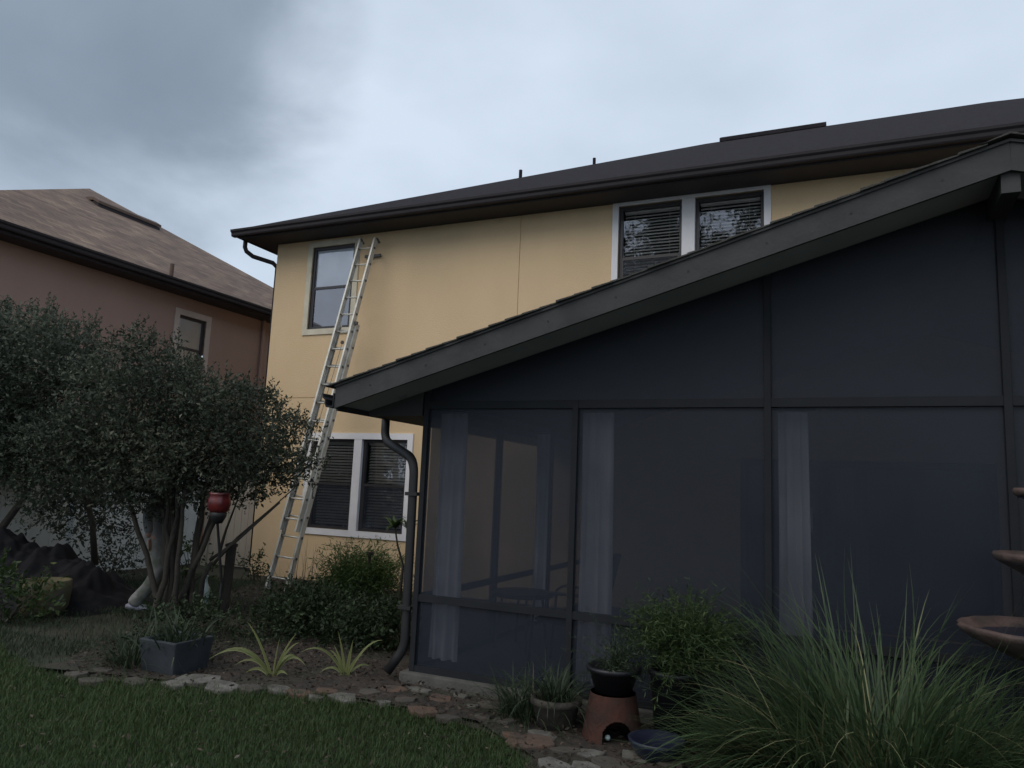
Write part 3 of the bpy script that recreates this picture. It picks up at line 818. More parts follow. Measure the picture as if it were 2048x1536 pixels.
# ------------------------------------------------------------------ neighbour's pink house
XN = -11.9; nb = thing('pink_house', 'pinkish-brown stucco house with tan shingled hip roof left of the yellow house', 'house', (XN - .45, 11, 0))
nbw = MB(); NH = (XN - .45, 6.1, 16.8); wy0, wy1, wz0, wz1 = 10.72, 11.42, 3.55, 4.86
xw = NH[0]
for (a, b_, c, d) in ((6.1, wy0, 0, 5.25), (wy1, 16.8, 0, 5.25), (wy0, wy1, 0, wz0), (wy0, wy1, wz1, 5.25)):
    nbw.add([(xw, a, c), (xw, b_, c), (xw, b_, d), (xw, a, d)], [(0, 1, 2, 3)])
nbw.add([(xw, 6.1, 0), (xw, 6.1, 5.25), (-24, 6.1, 5.25), (-24, 6.1, 0)], [(0, 1, 2, 3)])
nbw.add([(xw, 16.8, 0), (xw, 16.8, 5.25), (-24, 16.8, 5.25), (-24, 16.8, 0)], [(0, 1, 2, 3)])
nbw.build('wall', 'stucco_pink', nb)
def quad_x(x, y0, y1, z0, z1):
    return MB().add([(x, y0, z0), (x, y1, z0), (x, y1, z1), (x, y0, z1)], [(0, 1, 2, 3)])


# window (faces +X)
tr_ = MB(); w_ = .12
tr_.box((xw - .002, wy0 - w_, wz1), (xw + .025, wy1 + w_, wz1 + w_)); tr_.box((xw - .002, wy0 - w_, wz0 - w_), (xw + .025, wy1 + w_, wz0))
tr_.box((xw - .002, wy0 - w_, wz0), (xw + .025, wy0, wz1)); tr_.box((xw - .002, wy1, wz0), (xw + .025, wy1 + w_, wz1))
tr_.build('trim', 'trim_pink', nb)
wf = MB(); zm = (wz0 + wz1) / 2
wf.box((xw - .086, wy0, wz0), (xw - .04, wy0 + .05, wz1)); wf.box((xw - .086, wy1 - .05, wz0), (xw - .04, wy1, wz1))
wf.box((xw - .086, wy0 + .05, wz1 - .05), (xw - .04, wy1 - .05, wz1)); wf.box((xw - .086, wy0 + .05, wz0), (xw - .04, wy1 - .05, wz0 + .05)); wf.box((xw - .086, wy0 + .05, zm - .025), (xw - .04, wy1 - .05, zm + .025))
wf = wf.build('window', 'window_frame', nb)
quad_x(xw - .07, wy0 + .05, wy1 - .05, zm + .025, wz1 - .05).build('pane', 'glass', wf)
quad_x(xw - .07, wy0 + .05, wy1 - .05, wz0 + .05, zm - .025).build('pane', 'glass', wf)
MB().box((xw - .078, wy0 + .05, wz0 + .05), (xw - .075, wy1 - .05, wz1 - .05)).build('shade', 'shade_cloth', wf)
# roof
ZN = 5.42; ap = (-17.3, 11.9, ZN + .6 * 5.4); ny0, ny1 = 5.65, 17.3
rv = [(XN, ny0, ZN), (XN, ny1, ZN), ap, (-24, ny0, ZN), (-24, ny1, ZN)]
rm = MB(); rm.add(rv, [(0, 1, 2), (3, 0, 2), (1, 4, 2)])
nroof = rm.build('roof', 'roof_tan', nb)
uvl = nroof.data.uv_layers.new(name='UVMap')
for pl in nroof.data.polygons:
    for li in pl.loop_indices:
        c = nroof.data.vertices[nroof.data.loops[li].vertex_index].co
        if pl.index == 0: uvl.data[li].uv = (c.y, (c.x - rv[0][0]) * 1.166)
        else: uvl.data[li].uv = (c.x, (c.y - rv[0][1]) * 1.15)
nf = MB(); nf.box((XN - .03, ny0, ZN - .19), (XN, ny1, ZN - .003)); nf.box((-24, ny0, ZN - .19), (XN - .03, ny0 + .03, ZN - .003)); nf.build('fascia', 'fascia_brown', nb)
MB().box((XN - .47, ny0 + .03, ZN - .18), (XN - .03, ny1, ZN - .165)).build('soffit', 'soffit_brown', nb)
gutter(None, ny0, ny1, 1, XN + .002, ZN - .14, 1).build('gutter', 'fascia_brown', nb)


def on_nroof(px, py):
    d = ray(px, py)   # plane z = ZN + .6 (XN - x)
    t_ = (ZN + .6 * XN - EYE[2]) / (d[2] + .6 * d[0]); return EYE + d * t_


a, b_ = on_nroof(192, 410), on_nroof(303, 449)
vx = (a[0] + b_[0]) / 2; vz = ZN + .6 * (XN - vx)
rv_ = MB().prism([(vx + .22, vz - .045), (vx + .22, vz + .02), (vx + .02, vz + .13), (vx - .25, vz + .17), (vx - .25, vz + .10), (vx + .02, vz + .06)], 1, a[1], b_[1]).build('ridge_vent', 'roof_tan', nroof)
MB().prism([(vx + .20, vz - .14), (vx + .20, vz - .05), (vx + .0, vz + .05), (vx - .1, vz)], 1, a[1] + .02, b_[1] - .02).build('vent_shadow', 'fascia_brown', rv_)  # dark strip standing in for the shadow below the vent's front edge
c = on_nroof(342, 554)
MB().tube([(c[0], c[1], c[2] - .05), (c[0], c[1], c[2] + .26)], .04, 10).build('vent_pipe', 'roof_tan', nroof)
MB().tube([(xw + .06, 13.05, 5.3), (xw + .06, 13.05, .1)], .04, 8).build('downspout', 'stucco_pink', nb)

# ------------------------------------------------------------------ fences
def fence(name, lab, p0, p1, h, mat, bw=.15, post_at=(0, 1)):
    p0 = np.array([*p0, 0.]); p1 = np.array([*p1, 0.]); Lf = np.linalg.norm(p1 - p0); d = (p1 - p0) / Lf; nrm = np.array([-d[1], d[0], 0])
    t = thing(name, lab, 'fence', p0)

    def bx(u0, u1, z0, z1, off, th, nm):
        vs = []
        for z in (z0, z1):
            for u, o in ((u0, off), (u1, off), (u1, off + th), (u0, off + th)):
                q_ = p0 + d * u + nrm * o; vs.append((q_[0], q_[1], z))
        MB().add(vs, [(0, 3, 2, 1), (4, 5, 6, 7), (0, 1, 5, 4), (1, 2, 6, 5), (2, 3, 7, 6), (3, 0, 4, 7)]).build(nm, mat, t)
    k = int(Lf / bw)
    for i in range(k): bx(i * Lf / k + .003, (i + 1) * Lf / k - .003, .06, h - .06, -.011, .022, 'board')
    bx(0, Lf, h - .12, h, -.025, .05, 'rail'); bx(0, Lf, .04, .14, -.0245, .049, 'rail')
    u = 0
    while u <= Lf + .01: bx(u - .06, u + .06, 0, h + .05, -.062, .124, 'post'); u += 1.8
    return t


fence('vinyl_fence', 'white vinyl privacy fence seen in gaps beneath the left tree', (-11.0, 2.6), (-11.0, 10.5), 1.8, 'fence_white')
fence('side_gate_fence', 'beige board fence joining the yellow house corner behind the red lantern', (-10.9, 10.62), (XC - .07, 10.62), 1.75, 'fence_beige')

# ------------------------------------------------------------------ extension ladder
lad = thing('extension_ladder', 'tall aluminium extension ladder leaning on the yellow wall under the eave', 'ladder', (-7.5, 8.85, 0))
LB = np.array([-7.62, 8.86, 0.02]); LT = np.array([-7.30, YW - .07, 5.66])
dl = (LT - LB); LL = np.linalg.norm(dl); dl /= LL; rx = np.array([1, 0, 0.0]); rx = rx - dl * (rx @ dl); rx /= np.linalg.norm(rx); rn = np.cross(rx, dl)
if rn[1] > 0: rn = -rn      # climber's side


def chan(mb, c0, c1, side, off, wd=.030, dp_=.088, th=.004):
    """C-channel rail, open towards the rungs"""
    for (u0, u1, v0, v1) in ((0, th, 0, dp_), (th, wd, 0, th), (th, wd, dp_ - th, dp_)):
        vs = []
        for cc in (c0, c1):
            for u, v in ((u0, v0), (u1, v0), (u1, v1), (u0, v1)):
                vs.append(cc + rx * (side * (-u)) + rn * (off + v))
        f = [(0, 1, 2, 3), (7, 6, 5, 4), (0, 4, 5, 1), (1, 5, 6, 2), (2, 6, 7, 3), (3, 7, 4, 0)]
        mb.add(vs, f)


def ladder_section(s0, s1, half, off, nm_pl):
    for sd_ in (-1, 1):
        m_ = MB(); c0 = LB + dl * s0 + rx * sd_ * half; c1 = LB + dl * s1 + rx * sd_ * half
        chan(m_, c0, c1, sd_, off); m_.build('rail', 'aluminium', lad)
    s = s0 + .18
    while s < s1 - .05:
        c = LB + dl * s + rn * (off + .037)
        r_ = MB().tube([c - rx * (half + .004), c + rx * (half + .004)], .017, 8, .8).build('rung', 'aluminium', lad, smooth=True)
        for sd_ in (-1, 1):
            MB().tube([c + rx * sd_ * (half + .004), c + rx * sd_ * (half + .010)], .021, 8).build('rung_plug', 'ladder_dark', r_)
        s += .305


ladder_section(0, 4.25, .195, 0.0, 'base')
ladder_section(.86, LL, .163, .082, 'fly')
for sd_ in (-1, 1):
    c = LB + rx * sd_ * .195 + rn * .035
    MB().tube([c - dl * .05 - rn * .05, c - dl * .05 + rn * .06, c + dl * .10 + rn * .02], .022, 6).build('foot', 'ladder_dark', lad)
    c = LB + dl * 4.25 + rx * sd_ * .19 + rn * .10
    MB().box(tuple(c - .022), tuple(c + .022)).build('guide_bracket', 'ladder_dark', lad)
    c = LB + dl * 1.5 + rx * sd_ * .19 + rn * .05
    m_ = MB(); m_.tube([c - dl * .09, c + dl * .02 + rn * .03, c + dl * .09], .014, 6); m_.build('rung_lock', 'ladder_dark', lad)
    c = LB + dl * (LL - .02) + rx * sd_ * .163
    MB().tube([c + rn * .03, c + rn * .12 + dl * .03], .022, 8).build('end_cap', 'ladder_dark', lad)
rp = [LB + dl * s + rx * (.03 + .02 * math.sin(s * 2)) + rn * .14 for s in np.linspace(1.9, 3.9, 14)]
MB().tube(rp, .005, 5).build('pull_rope', 'rope', lad)
c = LB + dl * 3.9 + rn * .12 + rx * .03
MB().tube([c - rx * .012, c + rx * .012], .03, 12).build('pulley', 'ladder_dark', lad)
# small stay plate between ladder and wall near the top
MB().box((LT[0] - .16, YW - .05, 5.42), (LT[0] + .16, YW - .023, 5.47)).build('standoff', 'ladder_dark', lad)


# ================================================================== TREES AND PLANTS
def stems_to(base, targets, r0, r1, spread=.12, parent=None, name='trunk', n=9):
    for tgt in targets:
        b0 = np.array(base) + np.array([random.gauss(0, spread), random.gauss(0, spread), -.03]); tg = np.array(tgt, float)
        mid = b0 * .55 + tg * .45; mid[2] = b0[2] + (tg[2] - b0[2]) * random.uniform(.32, .55); mid[:2] += np.random.default_rng(int(abs(tg[0] * 1000)) % 9999).normal(0, .09, 2)
        P = []
        for i in range(n):
            u = i / (n - 1)
            P.append((1 - u) ** 2 * b0 + 2 * u * (1 - u) * mid + u * u * tg + np.array([random.gauss(0, .012), random.gauss(0, .012), 0]))
        MB().tube(P, [r0 * (1 - .75 * i / (n - 1)) + r1 for i in range(n)], 7).build(name, 'bark', parent, smooth=True)


def px_clumps(lst, depth, spread, layers=3):
    out_ = []
    for (px, py, r) in lst:
        rr = r / F * depth
        for k in range(layers):
            off = (k - (layers - 1) / 2) * spread * random.uniform(.75, 1.1)
            c = dp(px, py, depth) + np.array([-.40988, .90165, 0]) * off
            c[0] += random.gauss(0, .05); c[2] += random.gauss(0, .03) 
            out_.append((c, rr * (1 if off == 0 else random.uniform(.75, .95))))
    return out_


# multi-stemmed tree in front of the gap between the houses
tb_ = gp(350, 1240)
treeA = thing('multi_stem_tree', 'rounded dark small-leaved tree on many thin stems in front of the house corner', 'tree', tb_)
clA = [(300, 725, 42), (375, 772, 42), (440, 806, 42), (500, 822, 36), (250, 785, 55), (335, 815, 66), (425, 860, 62), (500, 890, 52),
       (165, 868, 52), (225, 875, 62), (320, 905, 68), (420, 930, 56), (515, 932, 44), (580, 928, 36), (556, 878, 26), (592, 862, 15), (600, 850, 9),
       (170, 925, 42), (245, 945, 42), (340, 960, 34), (440, 975, 26), (500, 968, 30), (120, 900, 36), (284, 690, 20), (624, 940, 15), (545, 965, 26), (280, 985, 26), (235, 975, 28), (330, 990, 22), (385, 990, 26), (430, 1000, 18), (300, 965, 36), (465, 995, 16),
       (285, 1005, 20), (312, 1012, 18), (255, 1000, 16), (525, 800, 22), (345, 730, 14), (470, 785, 14)]
clumpsA = px_clumps(clA, 8.75, .62)
foliage('foliage', clumpsA, 1000, .052, 'leaf_dark', treeA)
P0 = [dp(px + random.gauss(0, 10), py + random.gauss(0, 8), 8.7 + random.uniform(-.5, .5)) for px, py in [(275, 680), (290, 672), (310, 690), (350, 705), (395, 742), (425, 762), (470, 785), (500, 795), (530, 805), (545, 840), (575, 870), (590, 862), (602, 850), (255, 730), (220, 770), (150, 820), (120, 850), (625, 925), (370, 745), (330, 700), (600, 880), (110, 885)] for _ in range(4)]
Pp, Dd, st = shoots(P0, .22, .04)
ln_ = np.full(len(Pp), .042) * rng.uniform(.7, 1.2, len(Pp)); V, Fc, T = leaves(Pp, Dd, ln_, ln_ * .45, rng.random(len(Pp)))
np_mesh('foliage', V, Fc, 'leaf_dark', treeA, T); st.build('twigs', 'bark', treeA)['kind'] = 'stuff'
tg = [dp(px, py, 8.75 + random.uniform(-.45, .45)) for px, py in [(225, 860), (318, 900), (318, 880), (345, 900), (372, 900), (402, 890), (430, 900), (455, 925), (480, 930), (355, 820), (300, 800)]]
stems_to(tb_, tg + [dp(px, py, 8.6 + random.uniform(-.3, .4)) for px, py in [(345, 970), (375, 960), (410, 970), (335, 940), (390, 930)]], .031, .009, .085, treeA)
# two long thin limbs reaching right over the wall
for q_ in (((420, 1120), (470, 1085), (560, 1005)), ((425, 1130), (475, 1075), (545, 1015), (590, 975)), ((440, 1100), (452, 1060), (475, 1000), (490, 960))):
    MB().tube([dp(a, b_, 8.5) for a, b_ in q_], [.020, .014, .008, .006][:len(q_)], 6).build('branch', 'bark', treeA, smooth=True)
MB().tube([tb_ + np.array([.25, .1, 0]), dp(405, 1160, 8.55), dp(422, 1125, 8.5)], [.035, .03, .02], 7).build('trunk', 'bark', treeA, smooth=True)

# taller shrub tree at the left edge
tbb = gp(20, 1180)
treeB = thing('leafy_tree', 'dense grey-green tree cut by the left edge of the photograph', 'tree', tbb)
clB = [(40, 700, 54), (120, 705, 48), (180, 735, 40), (-40, 710, 75), (65, 785, 72), (150, 795, 52), (-30, 820, 85), (60, 870, 72), (130, 880, 50),
       (-60, 920, 85), (25, 925, 40), (100, 955, 42), (150, 985, 40), (165, 1030, 32), (130, 1010, 26), (205, 760, 28), (15, 660, 26), (90, 655, 22), (190, 1060, 22), (185, 690, 14), (205, 990, 24)]
clumpsB = px_clumps(clB, 10.1, .75)
foliage('foliage', clumpsB, 900, .058, 'leaf_grey', treeB)
P0 = [dp(px + random.gauss(0, 9), py + random.gauss(0, 7), 10.1 + random.uniform(-.6, .6)) for px, py in [(10, 640), (30, 640), (50, 635), (75, 640), (100, 650), (105, 635), (130, 660), (150, 665), (180, 680), (190, 665), (215, 715), (230, 740), (-20, 640)] for _ in range(7)]
Pp, Dd, st = shoots(P0, .26, .04, 18)
ln_ = np.full(len(Pp), .045) * rng.uniform(.7, 1.2, len(Pp)); V, Fc, T = leaves(Pp, Dd, ln_, ln_ * .45, rng.random(len(Pp)))
np_mesh('foliage', V, Fc, 'leaf_grey', treeB, T); st.build('twigs', 'bark', treeB)['kind'] = 'stuff'
for q_, r_ in ((((-30, 1130), (0, 1060), (45, 1000), (75, 950), (110, 880)), .06), (((-40, 1130), (-30, 1020), (0, 930), (10, 850)), .05), (((190, 1130), (185, 1050), (165, 960), (140, 880)), .045)):
    k = len(q_); MB().tube([dp(a, b_, 10.0) for a, b_ in q_], [r_ * (1 - .6 * i / (k - 1)) for i in range(k)], 8).build('trunk', 'bark', treeB, smooth=True)


def shrub(name, label, px, py, depth, w, h, mat, n_cl, per, lsize, z0=None, **kw):
    """leafy shrub: clumps in a dome, stems to the ground"""
    c = dp(px, py, depth); base = np.array([c[0], c[1], 0.0]); t = thing(name, label, kw.pop('cat', 'shrub'), base)
    cl = []
    for i in range(n_cl):
        a = random.uniform(0, 6.28); r = math.sqrt(random.random()) * w / 2 * .8; zz_ = random.uniform(.12, .9) * h * (1 - (r / (w / 2)) ** 2 * .45)
        cl.append((base + np.array([r * math.cos(a), r * math.sin(a), zz_]), random.uniform(.14, .22) * max(w, h)))
    foliage('foliage', cl, per * 3.5, lsize, mat, t, **kw)
    m_ = MB()
    for i in range(6):
        e = cl[i % len(cl)][0]; m_.tube([base + np.array([random.gauss(0, .04), random.gauss(0, .04), -.02]), (base + e) / 2 + np.array([0, 0, .05]), e], [.012, .008, .004], 5)
    m_.build('stems', 'bark', t)
    return t


def needle_mound(name, label, c, w, h, mat, n, ln=.30, lift=0.0, cat='plant', bare=0.0):
    """fern-like plant: many arching feathery sprays from one crown"""
    c = np.array(c, float); t = thing(name, label, cat, c)
    k = n; az = rng.uniform(0, 6.283, k); lean = np.abs(rng.normal(.75, .42, k)); L0 = rng.uniform(.6, 1.1, k) * ln * (1.1 + .3 * np.cos(lean))
    B = np.tile(c + np.array([0, 0, lift]), (k, 1)) + rng.normal(0, w * .06, (k, 3)) * np.array([1, 1, 0])
    V, Fc, T = blades(B, az, lean, L0, np.full(k, .004), np.full(k, .9), 6, rng.random(k))
    np_mesh('stems', V, Fc, mat, t, T)
    Vr = V.reshape(k, 7, 2, 3).mean(2)
    P = []; D = []
    for i in range(1, 7):
        for rep in range(5):
            u = rng.random((k, 1)); p = Vr[:, i - 1] * (1 - u) + Vr[:, i] * u; ax_ = unit(Vr[:, i] - Vr[:, i - 1])
            P.append(p); D.append(unit(ax_ * .5 + rng.normal(0, .6, (k, 3))))
    P = np.concatenate(P); D = np.concatenate(D); l_ = rng.uniform(.03, .06, len(P)) * (w / .6)
    V, Fc, T = leaves(P, D, l_, l_ * .16, rng.random(len(P)))
    np_mesh('fronds', V, Fc, mat, t, T)
    return t


def tuft(name, label, c, n, ln, mat, w=.010, lean=.55, droop=1.2, spread=.05, cat='plant', seg=7, up=0.0):
    t = thing(name, label, cat, c); c = np.array(c, float)
    B = np.tile(c + np.array([0, 0, up]), (n, 1)) + rng.normal(0, spread, (n, 3)) * np.array([1, 1, 0])
    out_ = B - c; az = np.arctan2(out_[:, 1], out_[:, 0]) + rng.normal(0, .9, n)
    V, Fc, T = blades(B, az, np.abs(rng.normal(lean, .3, n)), ln * rng.uniform(.55, 1.1, n), np.full(n, w) * rng.uniform(.7, 1.2, n), rng.normal(droop, .35, n), seg, rng.random(n))
    np_mesh('blades', V, Fc, mat, t, T)
    return t


# planting bed between tree and porch
shrub('low_shrub', 'low dark shrub in the bed behind the two striped spider plants', 600, 1215, 8.0, 1.3, .36, 'leaf_shrub', 26, 130, .05)
shrub('low_shrub', 'dark leafy shrub against the porch downspout below the light green fern bush', 740, 1240, 7.6, 1.05, .40, 'leaf_shrub', 24, 130, .055)
shrub('low_shrub', 'small dark shrub at the foot of the beige fence by the house corner', 512, 1150, 12.0, .55, .45, 'leaf_shrub', 8, 90, .05)
shrub('low_shrub', 'dark shrub under the thin stems of the multi-stemmed tree', 385, 1255, 7.6, .9, .34, 'leaf_shrub', 12, 100, .045)
shrub('low_shrub', 'straggling dark shrub rising behind the blue-grey tub', 330, 1270, 6.7, .75, .42, 'leaf_shrub', 11, 100, .045)
shrub('background_bush', 'pale green weedy bush seen between the two trees at the fence', 225, 1080, 11.0, .9, 1.15, 'leaf_grey', 14, 55, .055)
shrub('background_bush', 'green bush behind the tree stems before the beige fence', 385, 1110, 11.2, .9, .8, 'leaf_fern', 8, 45, .06)
shrub('leafy_plant', 'bright green leafy plant at the left edge in front of the yellow tub', 12, 1210, 7.9, .75, .55, 'leaf_fern', 12, 90, .07, cat='plant')
fb = dp(722, 1160, 10.2)
needle_mound('fern_bush', 'rounded light green fern-like bush against the yellow wall below the window', (fb[0], fb[1], 0), .95, .85, 'leaf_bright', 620, .60, .12, cat='bush')
st_ = dp(740, 1104, 10.1)
tk = thing('garden_stake', 'short dark stake poking out of the rounded light green bush', 'stake', (st_[0], st_[1], 0))
MB().lathe([(.02, 0), (.02, st_[2] - .05), (.045, st_[2] - .045), (.05, st_[2]), (.001, st_[2])], (st_[0], st_[1], 0), 12).build('shaft', 'bark', tk)

# thin-stemmed plant with a tuft of leaves in front of the window
sp_ = dp(800, 1150, 8.6)
tp = thing('tall_thin_plant', 'thin single-stemmed plant with a leaf rosette in front of the lower window', 'plant', (sp_[0], sp_[1], 0))
top_ = dp(790, 1055, 8.6)
MB().tube([(sp_[0], sp_[1], 0), dp(806, 1130, 8.6), dp(795, 1090, 8.6), top_], [.02, .014, .011, .01], 7).build('stem', 'bark', tp, smooth=True)
for q_, r_ in ((top_, 30), (dp(818, 1060, 8.6), 16)):
    az = rng.uniform(0, 6.28, r_); V, Fc, T = blades(np.tile(q_, (r_, 1)), az, rng.uniform(.5, 1.5, r_), rng.uniform(.14, .26, r_), np.full(r_, .05), np.full(r_, .9), 5, rng.random(r_))
    np_mesh('leaf_rosette', V, Fc, 'leaf_fern', tp, T)
# grey mounded shrub beside it in a planter
gs = dp(800, 1165, 8.9)
shrub('grey_shrub', 'greyish mounded shrub between the light green fern bush and the porch', 803, 1165, 9.0, .45, .55, 'leaf_grey', 10, 100, .035)
# bare reddish twigs against the wall
tw = dp(605, 1165, 9.8); tt = thing('bare_twigs', 'leafless reddish twigs in front of the yellow wall right of the ladder foot', 'plant', (tw[0], tw[1], 0))
k = 34; V, Fc, T = blades(np.tile(np.array([tw[0], tw[1], 0]), (k, 1)) + rng.normal(0, .12, (k, 3)) * np.array([1, 1, 0]), rng.uniform(0, 6.28, k), np.abs(rng.normal(.2, .16, k)), rng.uniform(.5, 1.05, k), np.full(k, .007), rng.normal(.2, .2, k), 6, rng.random(k))
np_mesh('twigs', V, Fc, 'twig', tt, T)


# spider plants, leaf by leaf
def spider(px, py, tips, label):
    b0 = gp(px, py); dep = (RM.T @ (b0 - EYE))[2]; t = thing('spider_plant', label, 'plant', b0, 'striped spider plants along the bed')
    for i, (tx, ty, lift) in enumerate(tips):
        off = random.uniform(-.12, .12); e = dp(tx, ty, dep + off); d = e - b0
        ctrl = b0 + d * .45 + np.array([0, 0, lift]); n_ = 9; P = []
        for j in range(n_):
            u = j / (n_ - 1); P.append((1 - u) ** 2 * b0 + 2 * u * (1 - u) * ctrl + u * u * e)
        P = np.array(P); tn = np.gradient(P, axis=0); hz = np.stack([-tn[:, 1], tn[:, 0], np.zeros(n_)], 1) + 1e-4
        view = unit(P - EYE); s_ = unit(np.cross(tn, np.array([.2 * random.uniform(-1, 1), -.9, .35]))); wd = .013 * random.uniform(.8, 1.2)
        u = np.linspace(0, 1, n_); w_ = wd * (1 - u ** 2.2) * (.6 + .4 * np.minimum(1, u * 4)) + .0008
        upn = unit(np.cross(s_, tn))
        V = np.stack([P - s_ * w_[:, None] + upn * w_[:, None] * .35, P, P + s_ * w_[:, None] + upn * w_[:, None] * .35], 1).reshape(-1, 3)
        Fc = np.concatenate([[[3 * a, 3 * a + 1, 3 * a + 4, 3 * a + 3], [3 * a + 1, 3 * a + 2, 3 * a + 5, 3 * a + 4]] for a in range(n_ - 1)])
        T = np.tile([.95, .1, .95], n_) * random.uniform(.6, 1)
        np_mesh('leaf', V, Fc, 'leaf_spider', t, T)
    return t


spider(545, 1362, [(494, 1243, .12), (418, 1318, .30), (440, 1305, .26), (592, 1268, .1), (598, 1285, .14), (612, 1332, .25), (600, 1322, .24), (560, 1275, .08), (484, 1352, .16), (520, 1290, .05), (470, 1330, .2), (552, 1372, .06), (575, 1350, .1)],
       'yellow-striped spider plant nearer the blue-grey tub')
spider(692, 1360, [(676, 1262, .08), (602, 1304, .25), (765, 1280, .18), (706, 1280, .04), (640, 1345, .14), (742, 1333, .12), (660, 1300, .1), (700, 1300, .05), (668, 1290, .05), (725, 1310, .1), (650, 1372, .1)],
       'yellow-striped spider plant nearer the porch corner')

# border grasses
c = gp(262, 1340); tuft('border_grass', 'drooping dark strappy grass left of the blue-grey tub', c, 190, .55, 'blade_dark', w=.011, lean=.5, droop=1.6, spread=.08)
c = gp(1130, 1392); c[1] = min(c[1], 5.25); tuft('border_grass', 'fountain of dark strappy grass in front of the porch screen left of the clay pot', (c[0] + .03, 5.15, 0), 230, .52, 'blade_dark', w=.012, lean=.55, droop=1.6, spread=.07)
c = gp(1035, 1400); tuft('border_grass', 'small upright strappy plant at the left of the dark grass fountain', (-2.32, 5.22, 0), 26, .42, 'blade_dark', w=.014, lean=.45, droop=.8, spread=.03)

# the big ornamental grass, lower right
gc = np.array([-.30 + .42, 4.62, 0.0])
gr = thing('ornamental_grass', 'large clump of long arching ornamental grass filling the lower right corner', 'grass clump', gc)
k = 2700
sub = np.array([(-.30, -.05), (.05, .08), (.34, .0), (.12, -.16), (-.12, .12), (-.5, .02), (.55, .1)])
pick = rng.integers(0, 7, k); hs = np.array([.92, 1.1, 1.05, .85, 1.2, .72, .95])[pick]
rad = np.abs(rng.normal(0, .11, k)); aa = rng.uniform(0, 6.283, k)
B = gc + np.stack([sub[pick, 0] + rad * np.cos(aa), sub[pick, 1] + rad * np.sin(aa) * .75, np.zeros(k)], 1)
oo = B - gc; az = np.arctan2(oo[:, 1], oo[:, 0] * 1.2) + rng.normal(0, .85, k)
lean = np.clip(.08 + np.hypot(oo[:, 0], oo[:, 1]) * .75 + np.abs(rng.normal(0, .30, k)), 0, 1.3)
V, Fc, T = blades(B, az, lean, hs * rng.uniform(.65, 1.30, k), np.full(k, .0155) * rng.uniform(.5, 1.3, k), rng.normal(1.25, .65, k), 9, np.clip(rng.normal(.42, .24, k), 0, 1))
np_mesh('blades', V, Fc, 'blade_grass', gr, T)
k = 300; aa = rng.uniform(0, 6.283, k)
B = gc + np.stack([.40 * np.cos(aa) * rng.random(k), .22 * np.sin(aa) * rng.random(k), np.zeros(k)], 1)
V, Fc, T = blades(B, aa + rng.normal(0, .5, k), np.abs(rng.normal(.5, .3, k)), rng.uniform(.45, 1.25, k), np.full(k, .010), rng.normal(1.9, .6, k), 10, rng.uniform(.3, 1, k))
np_mesh('dry_blades', V, Fc, 'blade_pale', gr, T)
gc2 = np.array([.95, 4.55, 0]); tuft('ornamental_grass', 'lower grass clump beneath the tiered clay fountain at the right edge', gc2, 700, .80, 'blade_grass', w=.008, lean=.55, droop=1.3, spread=.15, cat='grass clump')
k = 24
# ------------------------------------------------------------------ pots
c = gp(348, 1348); tub = thing('blue_grey_tub', 'blue-grey square-sided planter tub left of the spider plants', 'planter', c)
m_ = MB()
for (h0, z0), (h1, z1) in ((( .175, 0), (.205, .30)),):
    for s0, s1 in ((1, 1),):
        vs = [(c[0] + sx * h0, c[1] + sy * h0, z0) for sx, sy in ((-1, -1), (1, -1), (1, 1), (-1, 1))] + [(c[0] + sx * h1, c[1] + sy * h1, z1) for sx, sy in ((-1, -1), (1, -1), (1, 1), (-1, 1))]
        vs += [(c[0] + sx * (h1 - .03), c[1] + sy * (h1 - .03), z1) for sx, sy in ((-1, -1), (1, -1), (1, 1), (-1, 1))] + [(c[0] + sx * (h1 - .05), c[1] + sy * (h1 - .05), z1 - .06) for sx, sy in ((-1, -1), (1, -1), (1, 1), (-1, 1))]
        fs = [(3, 2, 1, 0), (12, 13, 14, 15)]
        for lv in range(3):
            for q_ in range(4): fs.append((lv * 4 + q_, lv * 4 + (q_ + 1) % 4, lv * 4 + 4 + (q_ + 1) % 4, lv * 4 + 4 + q_))
        m_.add(vs, fs)
m_.build('tub', 'pot_blue', tub, bevel=.012)
tuft('tub_plant', 'dark arching leaves growing out of the blue-grey tub', (c[0], c[1], .24), 120, .34, 'blade_dark', w=.016, lean=.6, droop=1.1, spread=.09)

# clay chiminea-like pot with a dark round mouth, black pot on top
c = np.array([-1.47, 5.08, 0.]); clay = thing('clay_pot', 'upturned orange clay pot with dark arched opening beneath a black planter', 'pot', c)
bm = bmesh.new(); sides, rows = 120, 44; vg = []
front = math.atan2(EYE[1] - c[1], EYE[0] - c[0])
for j in range(rows + 1):
    z = .33 * j / rows; r_ = .205 - .055 * (z / .33) ** 1.2
    vg.append([bm.verts.new((c[0] + r_ * math.cos(2 * math.pi * k_ / sides), c[1] + r_ * math.sin(2 * math.pi * k_ / sides), z)) for k_ in range(sides)])
for j in range(rows):
    for k_ in range(sides):
        an = 2 * math.pi * (k_ + .5) / sides - front - .18; an = (an + math.pi) % (2 * math.pi) - math.pi; z = .33 * (j + .5) / rows
        if (an * .185) ** 2 + (z - .09) ** 2 < .098 ** 2 or (abs(an * .185) < .096 and z < .09): continue
        bm.faces.new((vg[j][k_], vg[j][(k_ + 1) % sides], vg[j + 1][(k_ + 1) % sides], vg[j + 1][k_]))
bm.faces.new(vg[rows])
for v in [v for v in bm.verts if not v.link_faces]: bm.verts.remove(v)
bmesh.ops.solidify(bm, geom=bm.faces[:], thickness=.018)
me = bpy.data.meshes.new('body'); bm.to_mesh(me); bm.free(); me.materials.append(MATS['terracotta'])
o = bpy.data.objects.new('body', me); COL.objects.link(o); put(o, clay)
